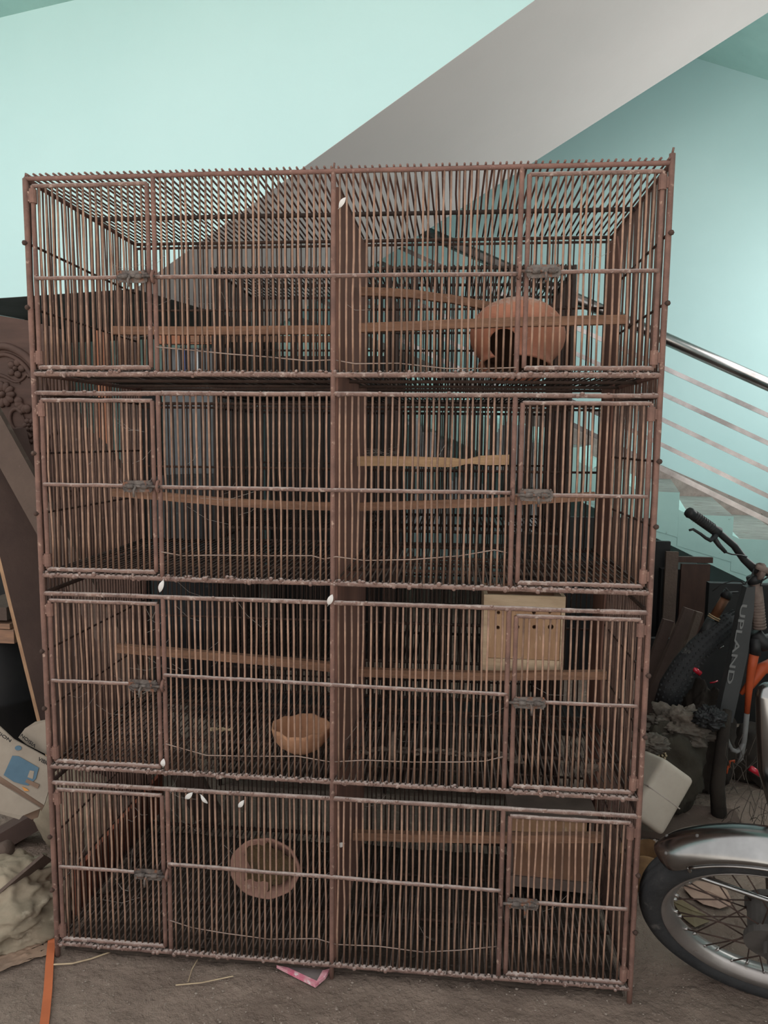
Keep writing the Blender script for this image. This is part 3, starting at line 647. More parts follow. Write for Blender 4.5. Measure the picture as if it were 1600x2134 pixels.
# ---------------------------------------------------------------- the second cage, behind
c2o = Vector((.122, .905, 0)); W2, D2 = 1.235, .53
cage2 = thing('bird_cage', 'darker wire bird cage standing behind the front cage', 'cage', Vector((c2o.x + W2 / 2, c2o.y + D2 / 2, FZ)))
def c2(x, y, z): return c2o + Vector((x, y + .025 * x / W2, z))
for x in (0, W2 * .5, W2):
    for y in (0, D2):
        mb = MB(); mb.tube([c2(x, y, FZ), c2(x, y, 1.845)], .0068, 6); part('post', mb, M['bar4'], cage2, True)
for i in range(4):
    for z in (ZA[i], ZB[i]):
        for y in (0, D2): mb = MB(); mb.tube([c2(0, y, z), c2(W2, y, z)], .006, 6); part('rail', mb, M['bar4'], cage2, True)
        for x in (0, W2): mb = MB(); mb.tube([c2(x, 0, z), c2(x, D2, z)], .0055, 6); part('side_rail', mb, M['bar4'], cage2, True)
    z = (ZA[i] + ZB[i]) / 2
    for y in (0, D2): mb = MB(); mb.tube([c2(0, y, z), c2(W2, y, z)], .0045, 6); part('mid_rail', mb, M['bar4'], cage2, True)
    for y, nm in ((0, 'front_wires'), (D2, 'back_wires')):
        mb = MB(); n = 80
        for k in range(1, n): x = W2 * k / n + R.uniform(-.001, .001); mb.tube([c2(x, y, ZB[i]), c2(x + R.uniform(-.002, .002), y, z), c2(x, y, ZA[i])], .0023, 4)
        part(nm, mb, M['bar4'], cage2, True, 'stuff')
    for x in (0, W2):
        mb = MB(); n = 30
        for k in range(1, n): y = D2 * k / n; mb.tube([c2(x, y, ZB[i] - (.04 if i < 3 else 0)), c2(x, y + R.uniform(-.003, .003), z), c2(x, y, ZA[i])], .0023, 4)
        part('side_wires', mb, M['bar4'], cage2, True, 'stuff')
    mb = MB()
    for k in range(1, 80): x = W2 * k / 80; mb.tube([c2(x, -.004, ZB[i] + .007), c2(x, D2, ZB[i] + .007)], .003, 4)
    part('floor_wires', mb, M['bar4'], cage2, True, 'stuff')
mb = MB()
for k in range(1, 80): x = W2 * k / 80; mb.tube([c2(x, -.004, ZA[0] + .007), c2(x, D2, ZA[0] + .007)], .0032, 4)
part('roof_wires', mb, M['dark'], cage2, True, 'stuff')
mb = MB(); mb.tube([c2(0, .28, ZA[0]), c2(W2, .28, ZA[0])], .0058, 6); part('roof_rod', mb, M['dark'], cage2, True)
mb = MB(); mb.box(c2(W2 * .5 - .012, D2 / 2, .9), (.006, D2 - .02, 1.8)); part('partition', mb, M['part'], cage2)
mb = MB(); mb.box(c2(W2 - .012, D2 / 2 - .0, .9), (.006, D2 - .03, 1.8)); part('side_board', mb, M['part'], cage2)
mb = MB(); mb.box(P(560, 707, 1.1), (.62, .018, .022)); part('perch', mb, M['perch'], cage2)

# ---------------------------------------------------------------- dim things stored under the stairs, seen through the bars
def at_floor(p): return Vector((p.x, p.y, FZ))
# dark plastic drum
q = P(430, 1100, 1.95); mb = MB()
mb.lathe([(0, 0), (.26, 0), (.275, .03), (.275, .34), (.285, .36), (.275, .38), (.275, .72), (.285, .74), (.275, .76), (.27, 1.06), (.24, 1.09), (0, 1.09)], Vector((q.x, q.y, FZ)), None, 36)
solo('plastic_drum', mb, M['drum'], 'dusty black plastic drum behind the left half of the cages', 'drum', smooth=True)
# varnished cabinet behind the left side, with grey board, white strip and blue tile on it
ca = P(205, 760, 1.75); cb = P(475, 760, 2.1)
cab = thing('wooden_cabinet', 'orange varnished wooden cabinet frame under the landing behind the cage', 'cabinet', Vector(((ca.x + cb.x) / 2, 1.93, FZ)))
yq = 2.35
mb = MB(); mb.box(Vector((P(215, 760, yq).x, yq, (P(215, 690, yq).z + FZ) / 2)), (.06, .06, P(215, 690, yq).z - FZ)); part('leg', mb, M['wood_or'], cab)
mb = MB(); mb.box(Vector((P(270, 760, yq).x, yq + .01, (P(270, 700, yq).z + FZ) / 2)), (.10, .03, P(270, 700, yq).z - FZ)); part('door', mb, M['wood_dk'], cab)
x0, x1 = P(330, 708, yq).x, P(475, 708, yq).x
mb = MB(); mb.box(((x0 + x1) / 2, yq, P(400, 708, yq).z), (x1 - x0, .05, .05)); part('top_bar', mb, M['wood_or'], cab)
mb = MB(); mb.box(((x0 + x1) / 2, yq + .05, (P(400, 708, yq).z + FZ) / 2 - .02), (x1 - x0, .02, P(400, 708, yq).z - FZ - .04)); part('back_panel', mb, M['gboard'], cab)
for u, wd, mt, nm in ((369, .012, 'sheetw', 'white_slat'), (385, .018, 'bluet', 'blue_slat'), (397, .006, 'sheetw', 'white_slat'), (411, .006, 'sheetw', 'white_slat')):
    q = P(u, 745, yq + .03); mb = MB(); mb.box((q.x, q.y, q.z - .02), (wd, .006, .13)); part(nm, mb, M[mt], cab)
# torn grey sheet hanging behind the second cage
mb = MB()
def torn(a, b):
    u = 820 + 300 * a; v = 850 + 260 * b
    p = P(u, v, 2.05); return p + Vector((0, .03 * nz((a * 3, b * 2, 1)), 0))
sh = thing('torn_sheet', 'torn grey plastic sheet hanging behind the second cage', 'sheet', at_floor(P(960, 1000, 2.05)))
nu, nv = 40, 36; vsx = [torn(i / nu, j / nv) for j in range(nv + 1) for i in range(nu + 1)]; fsx = []
for j in range(nv):
    for i in range(nu):
        a, b = (i + .5) / nu, (j + .5) / nv
        if nz((a * 4.2, b * 4.0, 2.2)) + .25 * nz((a * 13, b * 13, 7)) > .10: continue
        if a < .12 + .1 * nz((b * 6, 1, 1)) or b < .1 + .14 * nz((a * 5, 2, 2)): continue
        k = j * (nu + 1) + i; fsx.append((k, k + 1, k + nu + 2, k + nu + 1))
mb = MB(); nn = len(vsx); mb.add(vsx + [p + Vector((0, .003, 0)) for p in vsx], fsx + [tuple(q + nn for q in reversed(f)) for f in fsx]); part('cloth', mb, M['greyp'], sh, True)
p0, p1 = P(780, 838, 2.06), P(1130, 838, 2.06)
mb = MB(); mb.tube([p0, p1], .012, 8); part('hanging_rod', mb, M['wood_dk'], sh, True)
for p in (p0, p1): mb = MB(); mb.tube([at_floor(p), p], .012, 8); part('pole', mb, M['wood_dk'], sh, True)
# a rough plank, and added black shapes standing in for shade further in
def board(name, u0, v0, u1, v1, y, th, mt, label, cat, tofloor=True):
    a = P(u0, v0, y); b = P(u1, v1, y); z0 = FZ if tofloor else b.z; mb = MB()
    mb.box(((a.x + b.x) / 2, y + th / 2, (a.z + z0) / 2), (abs(b.x - a.x), th, a.z - z0)); return solo(name, mb, mt, label, cat)
board('shade_block', 560, 742, 830, 1100, 2.45, .4, M['black'], 'black block standing in for the shade under the stairs behind the cages', 'cupboard')
board('shade_board', 1060, 1075, 1345, 1500, 2.3, .04, M['black'], 'flat black sheet standing in for shade under the stairs at the right of the cages', 'board')
board('shade_board', 250, 770, 345, 1400, 2.6, .04, M['black'], 'tall black sheet standing in for shade behind the left doors of the cage', 'board')
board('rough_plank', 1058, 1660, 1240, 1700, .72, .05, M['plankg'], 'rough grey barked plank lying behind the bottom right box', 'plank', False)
board('shade_box', 400, 1480, 1290, 1800, 1.52, .3, M['black'], 'long black block standing in for shade behind the two cages', 'crate')

# ---------------------------------------------------------------- left side
YH = .78
hb = thing('carved_headboard', 'dark brown carved wooden headboard standing left of the cage', 'headboard', at_floor(P(60, 1200, YH)))
outl = [(-150, 668), (0, 658), (60, 668), (112, 682), (124, 715), (133, 765), (146, 840), (168, 890), (215, 930), (262, 990), (285, 1080)]
pts = [P(u, v, YH) for u, v in outl]; pts += [Vector((pts[-1].x, YH, FZ)), P(118, 1560, YH).xy.to_3d() + Vector((0, 0, FZ)), P(70, 1300, YH), P(10, 1085, YH), P(-150, 1000, YH)]
mb = MB(); mb.slab(pts, (0, .045, 0)); part('back_panel', mb, M['carve'], hb)
YF = YH
def arc(pp, r, name='moulding', taper=True):
    mb = MB(); ps = [P(u, v, YF - .002) for u, v in pp]; out = []
    for k in range(len(ps) - 1):
        for t in range(3):
            p_1 = ps[max(k - 1, 0)]; p0 = ps[k]; p1 = ps[k + 1]; p2 = ps[min(k + 2, len(ps) - 1)]; s_ = t / 3
            out.append(.5 * ((2 * p0) + (p1 - p_1) * s_ + (2 * p_1 - 5 * p0 + 4 * p1 - p2) * s_ ** 2 + (3 * p0 - p_1 - 3 * p1 + p2) * s_ ** 3))
    out.append(ps[-1]); N = len(out)
    mb.tube(out, [r * (1 - .75 * (k / N) if taper else 1) for k in range(N)], 8); return part(name, mb, M['carve'], hb, True)
arc([(-40, 735), (0, 722), (30, 728), (60, 748), (85, 785), (100, 830)], .013, taper=False)
arc([(-40, 760), (0, 740), (28, 744), (54, 765), (75, 800)], .008, taper=False)
arc([(0, 782), (12, 786), (26, 794), (38, 796), (50, 790)], .007, 'scroll')
arc([(62, 786), (56, 780), (48, 790), (36, 794), (42, 800)], .006, 'scroll')
arc([(48, 862), (36, 852), (24, 858), (22, 874), (28, 890), (42, 900), (62, 908)], .009, 'scroll')
arc([(62, 876), (54, 880), (48, 868), (44, 858)], .006, 'scroll')
arc([(66, 912), (50, 896), (34, 894), (22, 904)], .010, 'leaf')
arc([(68, 922), (52, 912), (40, 916), (34, 930)], .009, 'leaf')
arc([(40, 936), (52, 948), (58, 966), (64, 990)], .008, 'leaf')
arc([(120, 900), (105, 905), (98, 920), (104, 940)], .009, 'leaf')
arc([(130, 930), (140, 960), (150, 1000), (150, 1040)], .010, 'leaf')
arc([(110, 1000), (125, 1010), (128, 1030), (116, 1050)], .009, 'leaf')
def flower(u, v, rr, n, name, inner_=True, a0=0, a1=2 * PI):
    c = P(u, v, YF - .004)
    for k in range(n):
        a = a0 + (a1 - a0) * k / n; mb = MB(); d = Vector((math.cos(a), 0, math.sin(a)))
        mb.ball(c + d * rr * .6, (rr * .42, .007, rr * .26 if n > 6 else rr * .36), 8, 6, Matrix.Rotation(-a, 3, 'Y')); part('petal', mb, M['carve'], hb, True)
    if inner_: mb = MB(); mb.ball(c, (rr * .26, .014, rr * .26), 10, 6); part('flower_centre', mb, M['carve'], hb, True)
flower(33, 768, .034, 5, 'rosette'); flower(6, 822, .046, 11, 'daisy'); flower(62, 886, .026, 6, 'rose'); flower(52, 838, .040, 5, 'shell', False, PI * .95, PI * 1.75)
flower(150, 1020, .03, 6, 'rose')
# two planks leaning across it
def lean(name, pa, pb, wd, th, y, mt, mtedge, label):
    a = P(*pa, y); b = P(*pb, y); d = (b - a).normalized()
    if b.z > FZ: b = a + d * ((FZ + .0 - a.z) / d.z)
    sdv = Vector((d.z, 0, -d.x)); mb = MB(); mb.beam(a, b, wd, th, sdv)
    if mtedge:
        mb.mi = [0] * 6
        for fi, f in enumerate(mb.f):
            c = sum((mb.v[i] for i in f), Vector()) / 4; mid = (a + b) / 2
            if (c - mid).dot(Vector((-1, 0, 0))) > wd * .35: mb.mi[fi] = 1
    zl = min(p.z for p in mb.v); mb.v = [p + Vector((0, 0, max(0, FZ + .002 - zl))) for p in mb.v]
    return solo(name, mb, [mt, mtedge] if mtedge else mt, label, 'plank')
lean('plank', (-60, 816), (75, 1060), .088, .024, .60, M['plankg'], None, 'grey brown plank leaning steeply to the right over the carved headboard')
a = P(8, 960, .685); b = P(115, 1400, .675)
mb = MB(); d = (b - a).normalized(); b = a + d * ((FZ + .02 - a.z) / d.z); a = a - d * .1
sv = Vector((.62, .78, .1)); mb.beam(a, b, .175, .036, sv); mb.mi = [0] * 6
mb.mi[5] = 1
solo('plank', mb, [M['plankb'], M['sawn']], 'dark wide plank with a pale sawn edge leaning left of the cage', 'plank')
board('shade_board', -420, 1010, 150, 1500, 1.45, .03, M['black'], 'black sheet standing in for shade in the corner left of the cage behind the offcuts', 'board')  # added black sheet imitating the unlit corner
# wood offcuts stacked, black drum behind
for k, (u0, v0, u1, v1, mt, lab) in enumerate(((-60, 1262, 18, 1292, 'plankg', 'grey weathered offcut, topmost of the small wood stack left of the cage'), (-60, 1296, 24, 1310, 'offcut', 'pale thin offcut in the middle of the small wood stack'), (-60, 1308, 33, 1340, 'offcut', 'reddish block, lowest of the small wood stack left of the cage'))):
    y = .86; a = P(u0, v0, y); b = P(u1, v1, y); mb = MB(); mb.box(((a.x + b.x) / 2, y + .1, (a.z + b.z) / 2), (b.x - a.x, .22, a.z - b.z - .001), Matrix.Rotation(.0, 3, 'Y'))
    solo('wood_offcut', mb, M[mt], lab, 'wood', 'offcuts stacked left of the cage')
q = P(-40, 1400, 1.03); ztop = P(0, 1341, .86).z
mb = MB(); mb.lathe([(0, 0), (.24, 0), (.25, .02), (.25, (ztop - FZ) * .5), (.256, (ztop - FZ) * .52), (.25, (ztop - FZ) * .54), (.245, ztop - FZ - .015), (.23, ztop - FZ - .001), (0, ztop - FZ - .001)], Vector((P(-10, 1400, 1.08).x, 1.08, FZ)), None, 30)
solo('black_bin', mb, M['black'], 'black plastic bin in the dark left of the cage, under the offcuts', 'bin', smooth=True)
# flattened printed carton
YC = .30
ct = thing('printed_carton', 'torn white carton with blue picture and VISION lettering left of the cage', 'carton', at_floor(P(50, 1620, YC)))
def panel(name, pts, th, mt, parent, yoff=0.0, label=None):
    ps = [q + Vector((0, yoff, 0)) if isinstance(q, Vector) else P(q[0], q[1], YC + q[2] + yoff) for q in pts]; mb = MB(); mb.slab(ps, (0, th, 0)); return part(name, mb, mt, parent, label=label)
pa_, pb_, pc_ = P(28, 1541, YC + .02), P(118, 1590, YC + .02), P(0, 1617, YC - .03); pn_ = (pb_ - pa_).cross(pc_ - pa_)
def on_main(u, v):
    d = ray(u, v); return CAM + d * (pn_.dot(pa_ - CAM) / pn_.dot(d))
main = panel('face_panel', [on_main(28, 1541), on_main(118, 1590), on_main(92, 1678), on_main(0, 1617), on_main(-10, 1610)], .004, M['card'], ct)
lf = panel('side_panel', [(-60, 1470, .03), (-8, 1508, .03), (28, 1541, .02), (0, 1600, -.02), (-60, 1620, -.02)], .004, M['card'], ct)
bf = panel('top_flap', [(38, 1537, .05), (52, 1518, .055), (72, 1505, .06), (112, 1497, .07), (124, 1588, .05), (92, 1570, .045), (56, 1552, .045)], .004, M['card'], ct)
panel('fold_edge', [(0, 1617, -.03), (92, 1678, -.03), (86, 1690, -.045), (0, 1632, -.045), (-20, 1622, -.045)], .003, M['cardb'], ct)
panel('bottom_flap', [(-40, 1615, -.046), (0, 1633, -.046), (84, 1685, -.046), (47, 1700, -.06), (40, 1708, -.06), (34, 1706, -.06), (0, 1696, -.06), (-40, 1682, -.06)], .004, M['card'], ct, label='blank pale carton flap')
panel('inner_flap', [(48, 1698, -.03), (84, 1682, -.03), (78, 1704, -.03), (66, 1708, -.03)], .003, M['cardb'], ct)
panel('picture', [on_main(27, 1574), on_main(40, 1575), on_main(82, 1599), on_main(76, 1622), on_main(60, 1636), on_main(50, 1634), on_main(30, 1628), on_main(9, 1614)], .001, M['blue'], main, -.0035)
panel('logo', [on_main(33 + 7 * math.cos(k * PI / 6) + 6, 1558 + 5 * math.sin(k * PI / 6)) for k in range(12)], .001, M['blue'], main, -.003)
panel('badge', [on_main(47, 1638), on_main(56, 1642), on_main(62, 1647), on_main(52, 1647)], .001, M['oran'], main, -.0035)
panel('screen_print', [on_main(59, 1618), on_main(64, 1604), on_main(73, 1606), on_main(70, 1622)], .0012, M['card'], main, -.0045)
panel('screen_print', [on_main(54, 1628), on_main(58, 1622), on_main(84, 1634), on_main(80, 1642)], .0012, M['cardb'], main, -.0045)
def word(body, pa, pb, hpx, yy, parent, mt, flip=False, name='lettering', y_ex=.0006):
    a, b = (pa, pb) if isinstance(pa, Vector) else (P(pa[0], pa[1], yy), P(pb[0], pb[1], yy)); ln = (b - a).length
    cu = bpy.data.curves.new(name, 'FONT'); cu.body = body; cu.size = 1; cu.align_x = 'LEFT'; cu.extrude = .01; cu.offset = .012
    tmp = bpy.data.objects.new(name, cu); COL.objects.link(tmp); bpy.context.view_layer.update()
    me = bpy.data.meshes.new_from_object(tmp.evaluated_get(bpy.context.evaluated_depsgraph_get())); bpy.data.objects.remove(tmp)
    xs = [v.co.x for v in me.vertices]; ys = [v.co.y for v in me.vertices]; wx = max(xs) - min(xs); wy = max(ys) - min(ys); x0 = min(xs); y0 = min(ys)
    hgt = hpx / F * (yy - CAM.y)
    ex = (b - a).normalized(); nn = Vector((0, -1, 0)); ey = (nn.cross(ex)).normalized()
    o0 = org(parent)
    for v in me.vertices:
        p = a + ex * ((v.co.x - x0) / wx * ln) + ey * ((v.co.y - y0) / wy * hgt) + nn * (v.co.z * .05); v.co = p - o0
    o = link(name, me, mt, parent); return o
word('VISION', (-16, 1522), (21, 1547), 7.5, YC + .004, lf, M['ink'])
word('VISION', (76, 1553), (46, 1529), 8, YC + .034, bf, M['ink'], True)
word('VISION', on_main(80, 1583) + Vector((0, -.004, 0)), on_main(112, 1600) + Vector((0, -.004, 0)), 9, YC + .006, main, M['ink'])
# log, timber end, carton strip
mb = MB(); a = P(-70, 1790, .42); b = P(112, 1684, .50); b.x = min(b.x, -.06)
mb.beam(a, b, .055, .07, (0, 0, 1)); z_ = min(p.z for p in mb.v)
solo('timber_beam', mb, M['plankb'], 'dark timber beam lying aslant under the printed carton', 'beam')
mb = MB(); a = P(-60, 1800, .20); b = P(17, 1768, .20); mb.tube([a, b, b + (b - a).normalized() * .008], [.024, .024, .017], 12)
solo('round_timber', mb, M['plankg'], 'rounded timber end at the left edge above the rags', 'timber', smooth=True)
# soft things: noise-shaped heaps and sheets
def crumple(p, sc_, seed, sharp=7.0):
    p = p * sc_ + Vector((seed * 3.7, seed * 1.9, seed * 5.1)); ds, fs = noise.voronoi(p); tot = 0; wt = 0
    for k in range(4):
        f = fs[k]; g = noise.random_unit_vector if False else None
        gv = Vector((nz(f, 3.1, 1), nz(f, 3.3, 2), nz(f, 3.7, 3))) * 1.8
        h = nz(f, 2.3, 4) * .5; wv = math.exp(-sharp * (ds[k] - ds[0])); tot += wv * (gv.dot(p - f) + h); wt += wv
    return tot / wt
def heap(name, c, rad, mt, label, cat, seed, amp=.25, f=6.0, n=40, m_=26, fold=None, rot=0.0, sq=1.0):
    mb = MB(); vs = []; c = Vector(c); Mr = Matrix.Rotation(rot, 3, 'Z')
    fd = Vector(fold).normalized() if fold else None
    for i in range(m_ + 1):
        ph = PI * i / m_
        for k in range(n):
            th = 2 * PI * k / n; d = Vector((math.sin(ph) * math.cos(th), math.sin(ph) * math.sin(th), math.cos(ph)))
            q = fbm(d, f * .25, seed); e = d
            if fd is not None: e = d - fd * d.dot(fd) * .82
            e = e + Vector((nz(d, 1.6, seed + 8), nz(d, 1.6, seed + 9), nz(d, 1.6, seed + 10))) * .35
            q2 = (1 - abs(nz(e * f * .42, 1, seed + 3)) * 2.4); q3 = (1 - abs(nz(e * f * .95, 1, seed + 6)) * 2.4)
            s_ = 1 + amp * .6 * q + amp * .22 * q2 + amp * (.5 * crumple(e, f * .3, seed) + .22 * crumple(e, f * .75, seed + 2))
            g = Vector([math.copysign(abs(t) ** sq, t) for t in d])
            p = Mr @ Vector((g.x * rad[0] * s_, g.y * rad[1] * s_, g.z * rad[2] * s_)) + c
            p.z = max(p.z, FZ + .001); vs.append(p)
    mb.add(vs, [(i * n + k, (i + 1) * n + k, (i + 1) * n + (k + 1) % n, i * n + (k + 1) % n) for i in range(m_) for k in range(n)])
    return solo(name, mb, mt, label, cat, smooth=True)
def drape(name, corners, mt, label, cat, seed, amp=.02, f=9, nu=36, nv=28, th=.003):
    c = [Vector(q) for q in corners]; mb = MB()
    def fn(a, b):
        p = c[0].lerp(c[1], a).lerp(c[3].lerp(c[2], a), b); e = 1 + .5 * nz((a * 4, b * 4, 2), 1, seed)
        w_ = amp * (fbm((a * 1.0, b * 2.2, 0), f * .3, seed) + 1.1 * crumple(Vector((a * 1.2, b * 1.6, 0)), f * .35, seed) + .4 * crumple(Vector((a * 1.2, b * 1.6, 0)), f * .9, seed + 1))
        p = p + Vector((.3 * w_, -.6 * w_, w_)); p.z = max(p.z, FZ + .002); return p
    mb.grid(fn, nu, nv, (0, 0, -th)); 
    for p in mb.v: p.z = max(p.z, FZ + .001)
    return solo(name, mb, mt, label, cat, smooth=True)
heap('canvas_heap', (-.235, .13, .0), (.185, .17, .095), M['cloth'], 'crumpled dirty beige canvas heaped on the floor left of the cage', 'canvas', 2.0, .40, 4.6, 120, 76, (.75, -.2, .62), -.3)
drape('stained_rag', [PZ(-60, 1985), PZ(98, 1945), PZ(104, 1990), PZ(-60, 2046)], M['cloth2'], 'flat stained rag spread on the floor beside the orange strap', 'rag', 4.0, .012)
mb = MB(); a = P(-40, 1905, .04); b = P(98, 1786, .15); b.x = min(b.x, -.012); mb.beam(a, b, .075, .008, Vector((.5, -.2, .8))); solo('carton_strip', mb, M['plankg'], 'flat grey-brown strip of board lying across the canvas heap', 'board')
# orange strap on the floor in front of the left post
mb = MB(); px = [(112, 1930, 7), (107, 1965, 8), (103, 2010, 8.5), (100, 2060, 9), (95, 2110, 9.5), (88, 2170, 10), (80, 2260, 11)]; vs = []
for k, (u, v, hw) in enumerate(px):
    z = FZ + (.02 if k == 0 else .006 if k == 1 else .003)
    vs += [PZ(u - hw, v, z), PZ(u + hw, v, z)]
n = len(px); mb.add(vs + [p + Vector((0, 0, -.0025)) for p in vs], [(2 * k, 2 * k + 1, 2 * k + 3, 2 * k + 2) for k in range(n - 1)] + [(2 * n + 2 * k + 2, 2 * n + 2 * k + 3, 2 * n + 2 * k + 1, 2 * n + 2 * k) for k in range(n - 1)] + [(2 * k, 2 * k + 2, 2 * n + 2 * k + 2, 2 * n + 2 * k) for k in range(n - 1)] + [(2 * k + 1, 2 * n + 2 * k + 1, 2 * n + 2 * k + 3, 2 * k + 3) for k in range(n - 1)] + [(0, 2 * n, 2 * n + 1, 1)])
solo('orange_strap', mb, M['ostrap'], 'orange flat strap lying on the floor at the front left corner', 'strap')
mb = MB(); mb.beam((-.02, .13, .055), (-.02, .70, .055), .13, .012, (0, 0, 1)); mb.v = [p + Vector((0, 0, -.013)) for p in mb.v]
solo('orange_board', mb, M['ored'], 'orange red board standing on edge along the left side of the cage', 'board')
heap('paper_heap', (-.21, .48, .06), (.13, .075, .15), M['cloth'], 'pale crumpled paper sack behind the orange board', 'sack', 9.0, .2, 6, 40, 26)

# ---------------------------------------------------------------- motorcycle front wheel at the right
mc = Vector((1.687, -.039, .208)); az, el = -1.891, -.502
nv = Vector((math.cos(el) * math.cos(az), math.cos(el) * math.sin(az), math.sin(el)))
uu = nv.cross(Vector((0, 0, 1))).normalized(); vv = nv.cross(uu)
moto = thing('motorcycle', 'front wheel of a motorcycle with chrome mudguard and wire spokes at the lower right', 'motorcycle', Vector((mc.x, mc.y, FZ)))
def wp(r, a, h): return mc + (uu * math.cos(a) + vv * math.sin(a)) * r + nv * h
def ring(prof, n=72, a0=0, a1=2 * PI, closed_a=True):
    mb = MB(); vs = []; m_ = len(prof); nn_ = n if closed_a else n + 1
    for k in range(nn_):
        a = a0 + (a1 - a0) * k / n
        vs += [wp(r, a, h) for r, h in prof]
    fs = [(k * m_ + j, ((k + 1) % nn_) * m_ + j, ((k + 1) % nn_) * m_ + (j + 1) % m_, k * m_ + (j + 1) % m_) for k in range(n if closed_a else n) for j in range(m_)]
    if not closed_a: fs += [tuple(range(m_)), tuple(n * m_ + j for j in reversed(range(m_)))]
    return mb.add(vs, fs)
tp = [(.228, -.026), (.240, -.035), (.256, -.037), (.270, -.028), (.2745, -.022), (.2735, -.018), (.2775, -.015), (.279, -.006), (.2765, -.003), (.2765, .003), (.279, .006), (.2775, .015), (.2735, .018), (.2745, .022), (.270, .028), (.256, .037), (.240, .035), (.228, .026), (.224, 0)]
part('tyre', ring(tp, 96), M['rub'], moto, True)
part('rim', ring([(.224, -.024), (.230, -.027), (.226, -.0285), (.216, -.022), (.208, -.012), (.203, -.006), (.203, .006), (.208, .012), (.216, .022), (.226, .0285), (.230, .027), (.224, .024), (.210, .0)], 96), M['rim'], moto, True)
mb = MB()
for h0, h1, r in ((-.06, -.05, .02), (-.05, -.035, .055), (-.035, .03, .05), (.03, .045, .058), (.045, .07, .02)):
    mb.tube([mc + nv * h0, mc + nv * h1], r, 24)
part('hub', mb, M['hub'], moto)
mb = MB(); mb.tube([mc - nv * .11, mc + nv * .11], .010, 10); part('axle', mb, M['steel'], moto)
for k in range(36):
    a = 2 * PI * k / 36; s_ = 1 if k % 2 else -1; da = .55 * (1 if (k // 2) % 2 else -1)
    mb = MB(); mb.tube([wp(.050, a + da, s_ * .032), wp(.205, a, s_ * .004)], .0017, 5); part('spoke', mb, M['spoke'], moto, True)
    mb = MB(); mb.tube([wp(.195, a, s_ * .005), wp(.207, a, s_ * .004)], .0034, 6); part('spoke_nipple', mb, M['rim'], moto, True)
fa0, fa1 = math.radians(214), math.radians(321)
def fend(r0=.297, hw=.050, dome=.022, th=.0018, n=40):
    mb = MB(); m_ = 13; outer = []; vs = []
    for k in range(n + 1):
        a = fa0 + (fa1 - fa0) * k / n; e = max(0, (k - (n - 4)) / 4); hwk = hw * math.sqrt(max(.02, 1 - (e * .80) ** 2.2))
        for j in range(m_):
            t = j / (m_ - 1) * 2 - 1; vs.append(wp(r0 + dome * math.cos(t * PI * .5) - .010 * abs(t) ** 4, a, t * hwk))
    N = len(vs)
    inn = []
    for k in range(n + 1):
        a = fa0 + (fa1 - fa0) * k / n; e = max(0, (k - (n - 4)) / 4); hwk = hw * math.sqrt(max(.02, 1 - (e * .80) ** 2.2))
        for j in range(m_):
            t = j / (m_ - 1) * 2 - 1; inn.append(wp(r0 - th + dome * math.cos(t * PI * .5) - .010 * abs(t) ** 4, a, t * (hwk - .001)))
    fs = [(k * m_ + j, k * m_ + j + 1, (k + 1) * m_ + j + 1, (k + 1) * m_ + j) for k in range(n) for j in range(m_ - 1)]
    fs2 = [tuple(q + N for q in reversed(f)) for f in fs]
    edge = [(k * m_, (k + 1) * m_) for k in range(n)] + [((k + 1) * m_ + m_ - 1, k * m_ + m_ - 1) for k in range(n)] + [(n * m_ + j, n * m_ + j + 1) for j in range(m_ - 1)] + [(j + 1, j) for j in range(m_ - 1)]
    fs3 = [(a, b, b + N, a + N) for a, b in edge]
    mb.add(vs + inn, fs + fs2 + fs3)
    return mb
gd = part('mudguard', fend(), M['chrome'], moto, True)
mb = MB()
for k in range(41):
    pass
bead = [wp(.2875, fa0 + (fa1 - fa0) * k / 40, .050) for k in range(36)]
mb.tube(bead, .0026, 6); part('guard_bead', mb, M['steel'], gd, True)
mb = MB()
for a, h in ((fa1 - .10, .022), (fa1 - .10, -.018), (fa1 - .35, .0)): mb.ball(wp(.318 - abs(h) * .25, a, h), .0042, 8, 5)
part('rivet', mb, M['hub'], gd, True)
mb = MB(); mb.tube([wp(.288, fa1 - .23, .048), P(1440, 1822, -.06), P(1500, 1842, -.10), P(1600, 1876, -.135), P(1640, 1905, -.14)], [.005, .0055, .0055, .0055, .005], 8); part('guard_stay', mb, M['chrome'], moto, True)
a = mc + nv * .085; b = P(1597, 1430, -.05); t_ = P(1618, 1690, -.02)
mb = MB(); mb.tube([P(1622, 1700, -.03), P(1606, 1600, -.03), P(1602, 1450, -.03), P(1602, 1432, -.03), P(1602, 1424, -.03)], [.016, .027, .027, .022, .010], 16); part('fork_cover', mb, M['chrome'], moto, True)
mb = MB(); mb.tube([mc + nv * .085, P(1622, 1695, -.03)], .014, 12); part('fork_leg', mb, M['hub'], moto, True)

# ---------------------------------------------------------------- bicycle standing behind it
YB = .95
bk = thing('bicycle', 'dusty mountain bicycle with grey UPLAND frame tube and orange fork right of the cage', 'bicycle', at_floor(P(1560, 1600, YB)))
def poly3(l, y=YB): return [P(u, v, y + (q[0] if q else 0)) for u, v, *q in l]
mb = MB(); hbp = [(1440, 1071, -.10), (1460, 1088, -.09), (1500, 1112, -.06), (1530, 1138, -.03), (1550, 1166, -.01), (1570, 1184, 0), (1600, 1192, .02), (1700, 1215, .10)]
mb.tube(poly3(hbp), [.0125, .0115, .0115, .0118, .0125, .0155, .016, .016], 12); part('handlebar', mb, M['bblk'], bk, True)
mb = MB(); mb.tube(poly3([(1433, 1066, -.105), (1437, 1069, -.103), (1442, 1072, -.10), (1490, 1106, -.066), (1496, 1110, -.063)]), [.016, .0185, .0165, .0165, .019], 14)
